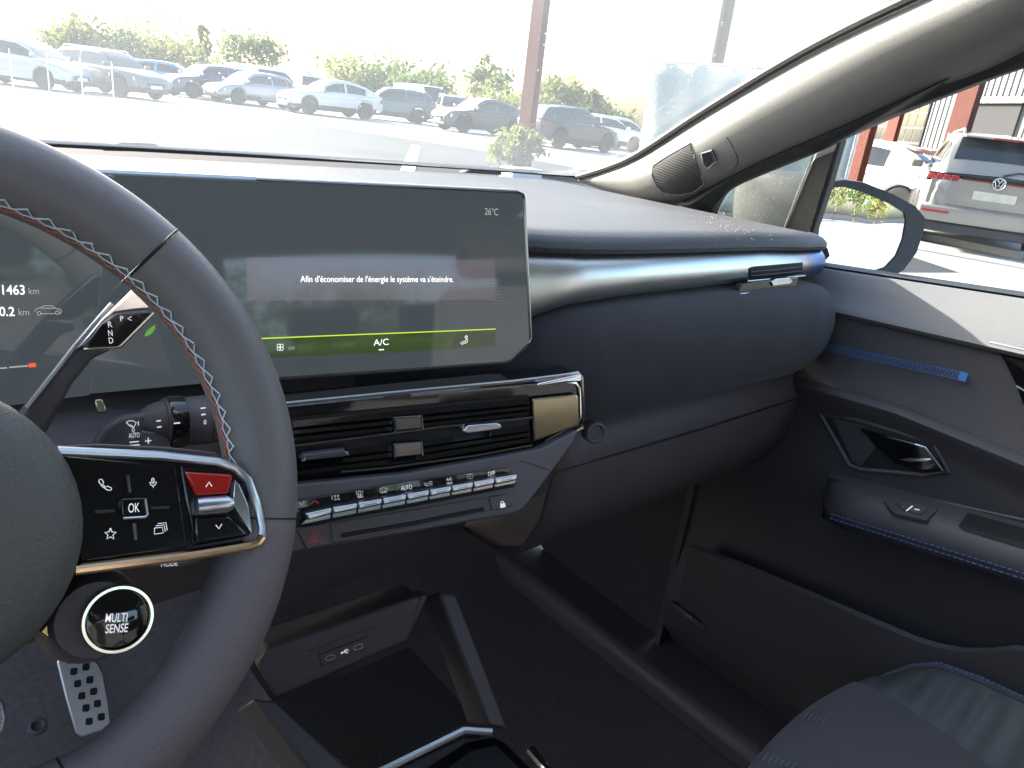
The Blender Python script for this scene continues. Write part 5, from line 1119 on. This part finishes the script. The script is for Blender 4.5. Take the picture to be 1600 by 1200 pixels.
# window frame, quarter light and glass
fr_in = smoothpath([onx(1121, 334, 1.085), onx(1128, 316, 1.083), onx(1147, 294, 1.08), onx(1205, 268, 1.072), onx(1272, 241, 1.065), onx(1319, 219, 1.058), onx(1391, 187, 1.048), onx(1506, 142, 1.03), onx(1600, 106, 1.015), V((.99, .15, Z(.175))), V((.99, -.36, Z(.19)))], 4)
fr_up = [p+V((-.012, .0, .006)) for p in resamp(PBs[8:]+[V((.955, -.36, Z(.245)))], len(fr_in))]
mesh('window_frame', *grid([[a, a.lerp(b, .12)+V((-.012, -.004, 0)), a.lerp(b, .55)+V((-.016, -.003, .004)), b+V((.008, .004, .008))] for a, b in zip(fr_in, fr_up)]), RUBBER, door, smooth=50, solid=.004)
dvp = [onx(1274, 236, 1.068), onx(1314, 216, 1.062), onx(1293, 290, 1.075), onx(1262, 384, 1.085), onx(1220, 366, 1.088), onx(1248, 300, 1.078)]
plate('quarter_bar', dvp, .02, GLOSS if False else RUBBER, door, bevel=.004, seg=3)
tube('quarter_seal', [onx(1271, 243, 1.064), onx(1247, 300, 1.074), onx(1222, 366, 1.084)], .0012, SATIN, door, seg=5)
plate('quarter_glass', [onx(x, y, 1.095) for x, y in ((1121, 332), (1147, 292), (1276, 236), (1222, 368))], .003, GLASSD, door, bevel=0)
gl = []
for y in mono(.6, -.4, 14):
    gl.append([V((1.098, y, Z(zs_(y)-.02))), V((lerp(1.098, 1.02, .5)+.01, y, Z(.02 if y < .45 else lerp(.02, -.1, (y-.45)/.15)))), V((1.02, y, Z(interp([(.1, .2), (.3, .14), (.45, .06), (.6, -.06)], y))))])
mesh('window_glass', *grid(gl[2:]), GLASSD, door, smooth=60)
# door mirror
mo = [(1289, 292), (1300, 284), (1318, 281), (1350, 285), (1395, 303), (1430, 322), (1445, 340), (1443, 362), (1432, 395), (1412, 422), (1392, 433), (1350, 431), (1300, 422), (1274, 404), (1276, 370), (1281, 330)]
mi = [(1297, 299), (1304, 293), (1320, 292), (1348, 300), (1390, 318), (1414, 332), (1417, 345), (1412, 375), (1402, 400), (1385, 418), (1365, 424), (1320, 421), (1290, 414), (1276, 402), (1279, 372), (1285, 330)]
dvr = ray(1312, 302).normalized(); rfl = V((.2, -.98, .0)).normalized(); mn = (rfl-dvr).normalized()
MPn = Plane(onx(1350, 360, 1.32), mn)
gm = [MPn(x, y, -.004) for x, y in mi]
lo = [MPn(x, y) for x, y in mo]; c0 = sum(lo, V((0, 0, 0)))/len(lo)
fw = V((-.03, .21, .0)); rows = [[p for p in gm], [MPn(x, y, -.001) for x, y in mi], lo]
for t_, s_ in ((.15, 1.02), (.4, 1.0), (.7, .88), (.9, .65), (1.0, .3)):
    rows.append([c0+fw*t_+(p-c0)*s_+V((0, 0, .006*t_)) for p in lo])
mg, mf = grid(rows, True); mf.append([len(rows)*len(lo)-1-j for j in range(len(lo))])
mir = mesh('door_mirror', mg, mf, HOUSING, door, smooth=50)
gcen = sum(gm, V((0, 0, 0)))/len(gm); RM = 1.5
def dome(p): q = p-gcen; return p+mn*(.0035-(q.length**2)/(2*RM))
mesh('mirror_glass', *grid([[dome(gcen.lerp(p, t_)) for p in gm] for t_ in (.0001, .15, .3, .45, .6, .75, .9, 1)], True), MIRRORM, mir, smooth=180)
foot = [onx(1276, 395, 1.2), onx(1240, 372, 1.12)]
mesh('mirror_foot', *tubeg([V((1.09, .56, Z(-.15))), c0.lerp(V((1.1, .58, Z(-.15))), .5)+V((0, .05, -.04)), c0+fw*.4+V((-.03, 0, -.05))], [.04, .035, .04], 12, flat=.5), HOUSING, mir, smooth=60)
# driver door, out of frame, closes the cabin on the other side
dd = thing('driver_door', 'dark driver door closing the cabin beside the steering wheel', 'car door', (2*XC-1.05, 0, .28))
mesh('door_panel', *grid([[mx_(V((1.095, y, Z(zs_(y))))), mx_(V((1.05, y, Z(zs_(y))))), mx_(V((.99, y, Z(-.21)))), mx_(V((1.0, y, Z(-.45)))), mx_(V((.95, y, Z(-.6)))), mx_(V((1.0, y, Z(-.93))))] for y in YS]), DLOW, dd, smooth=45)
mesh('window_glass', *grid([[mx_(p) for p in r] for r in gl[2:]]), GLASSD, dd, smooth=60)
mesh('window_frame', *grid([[mx_(a), mx_(a.lerp(b, .5)+V((-.016, 0, .004))), mx_(b)] for a, b in zip(fr_in, fr_up)]), RUBBER, dd, smooth=50, solid=.004)
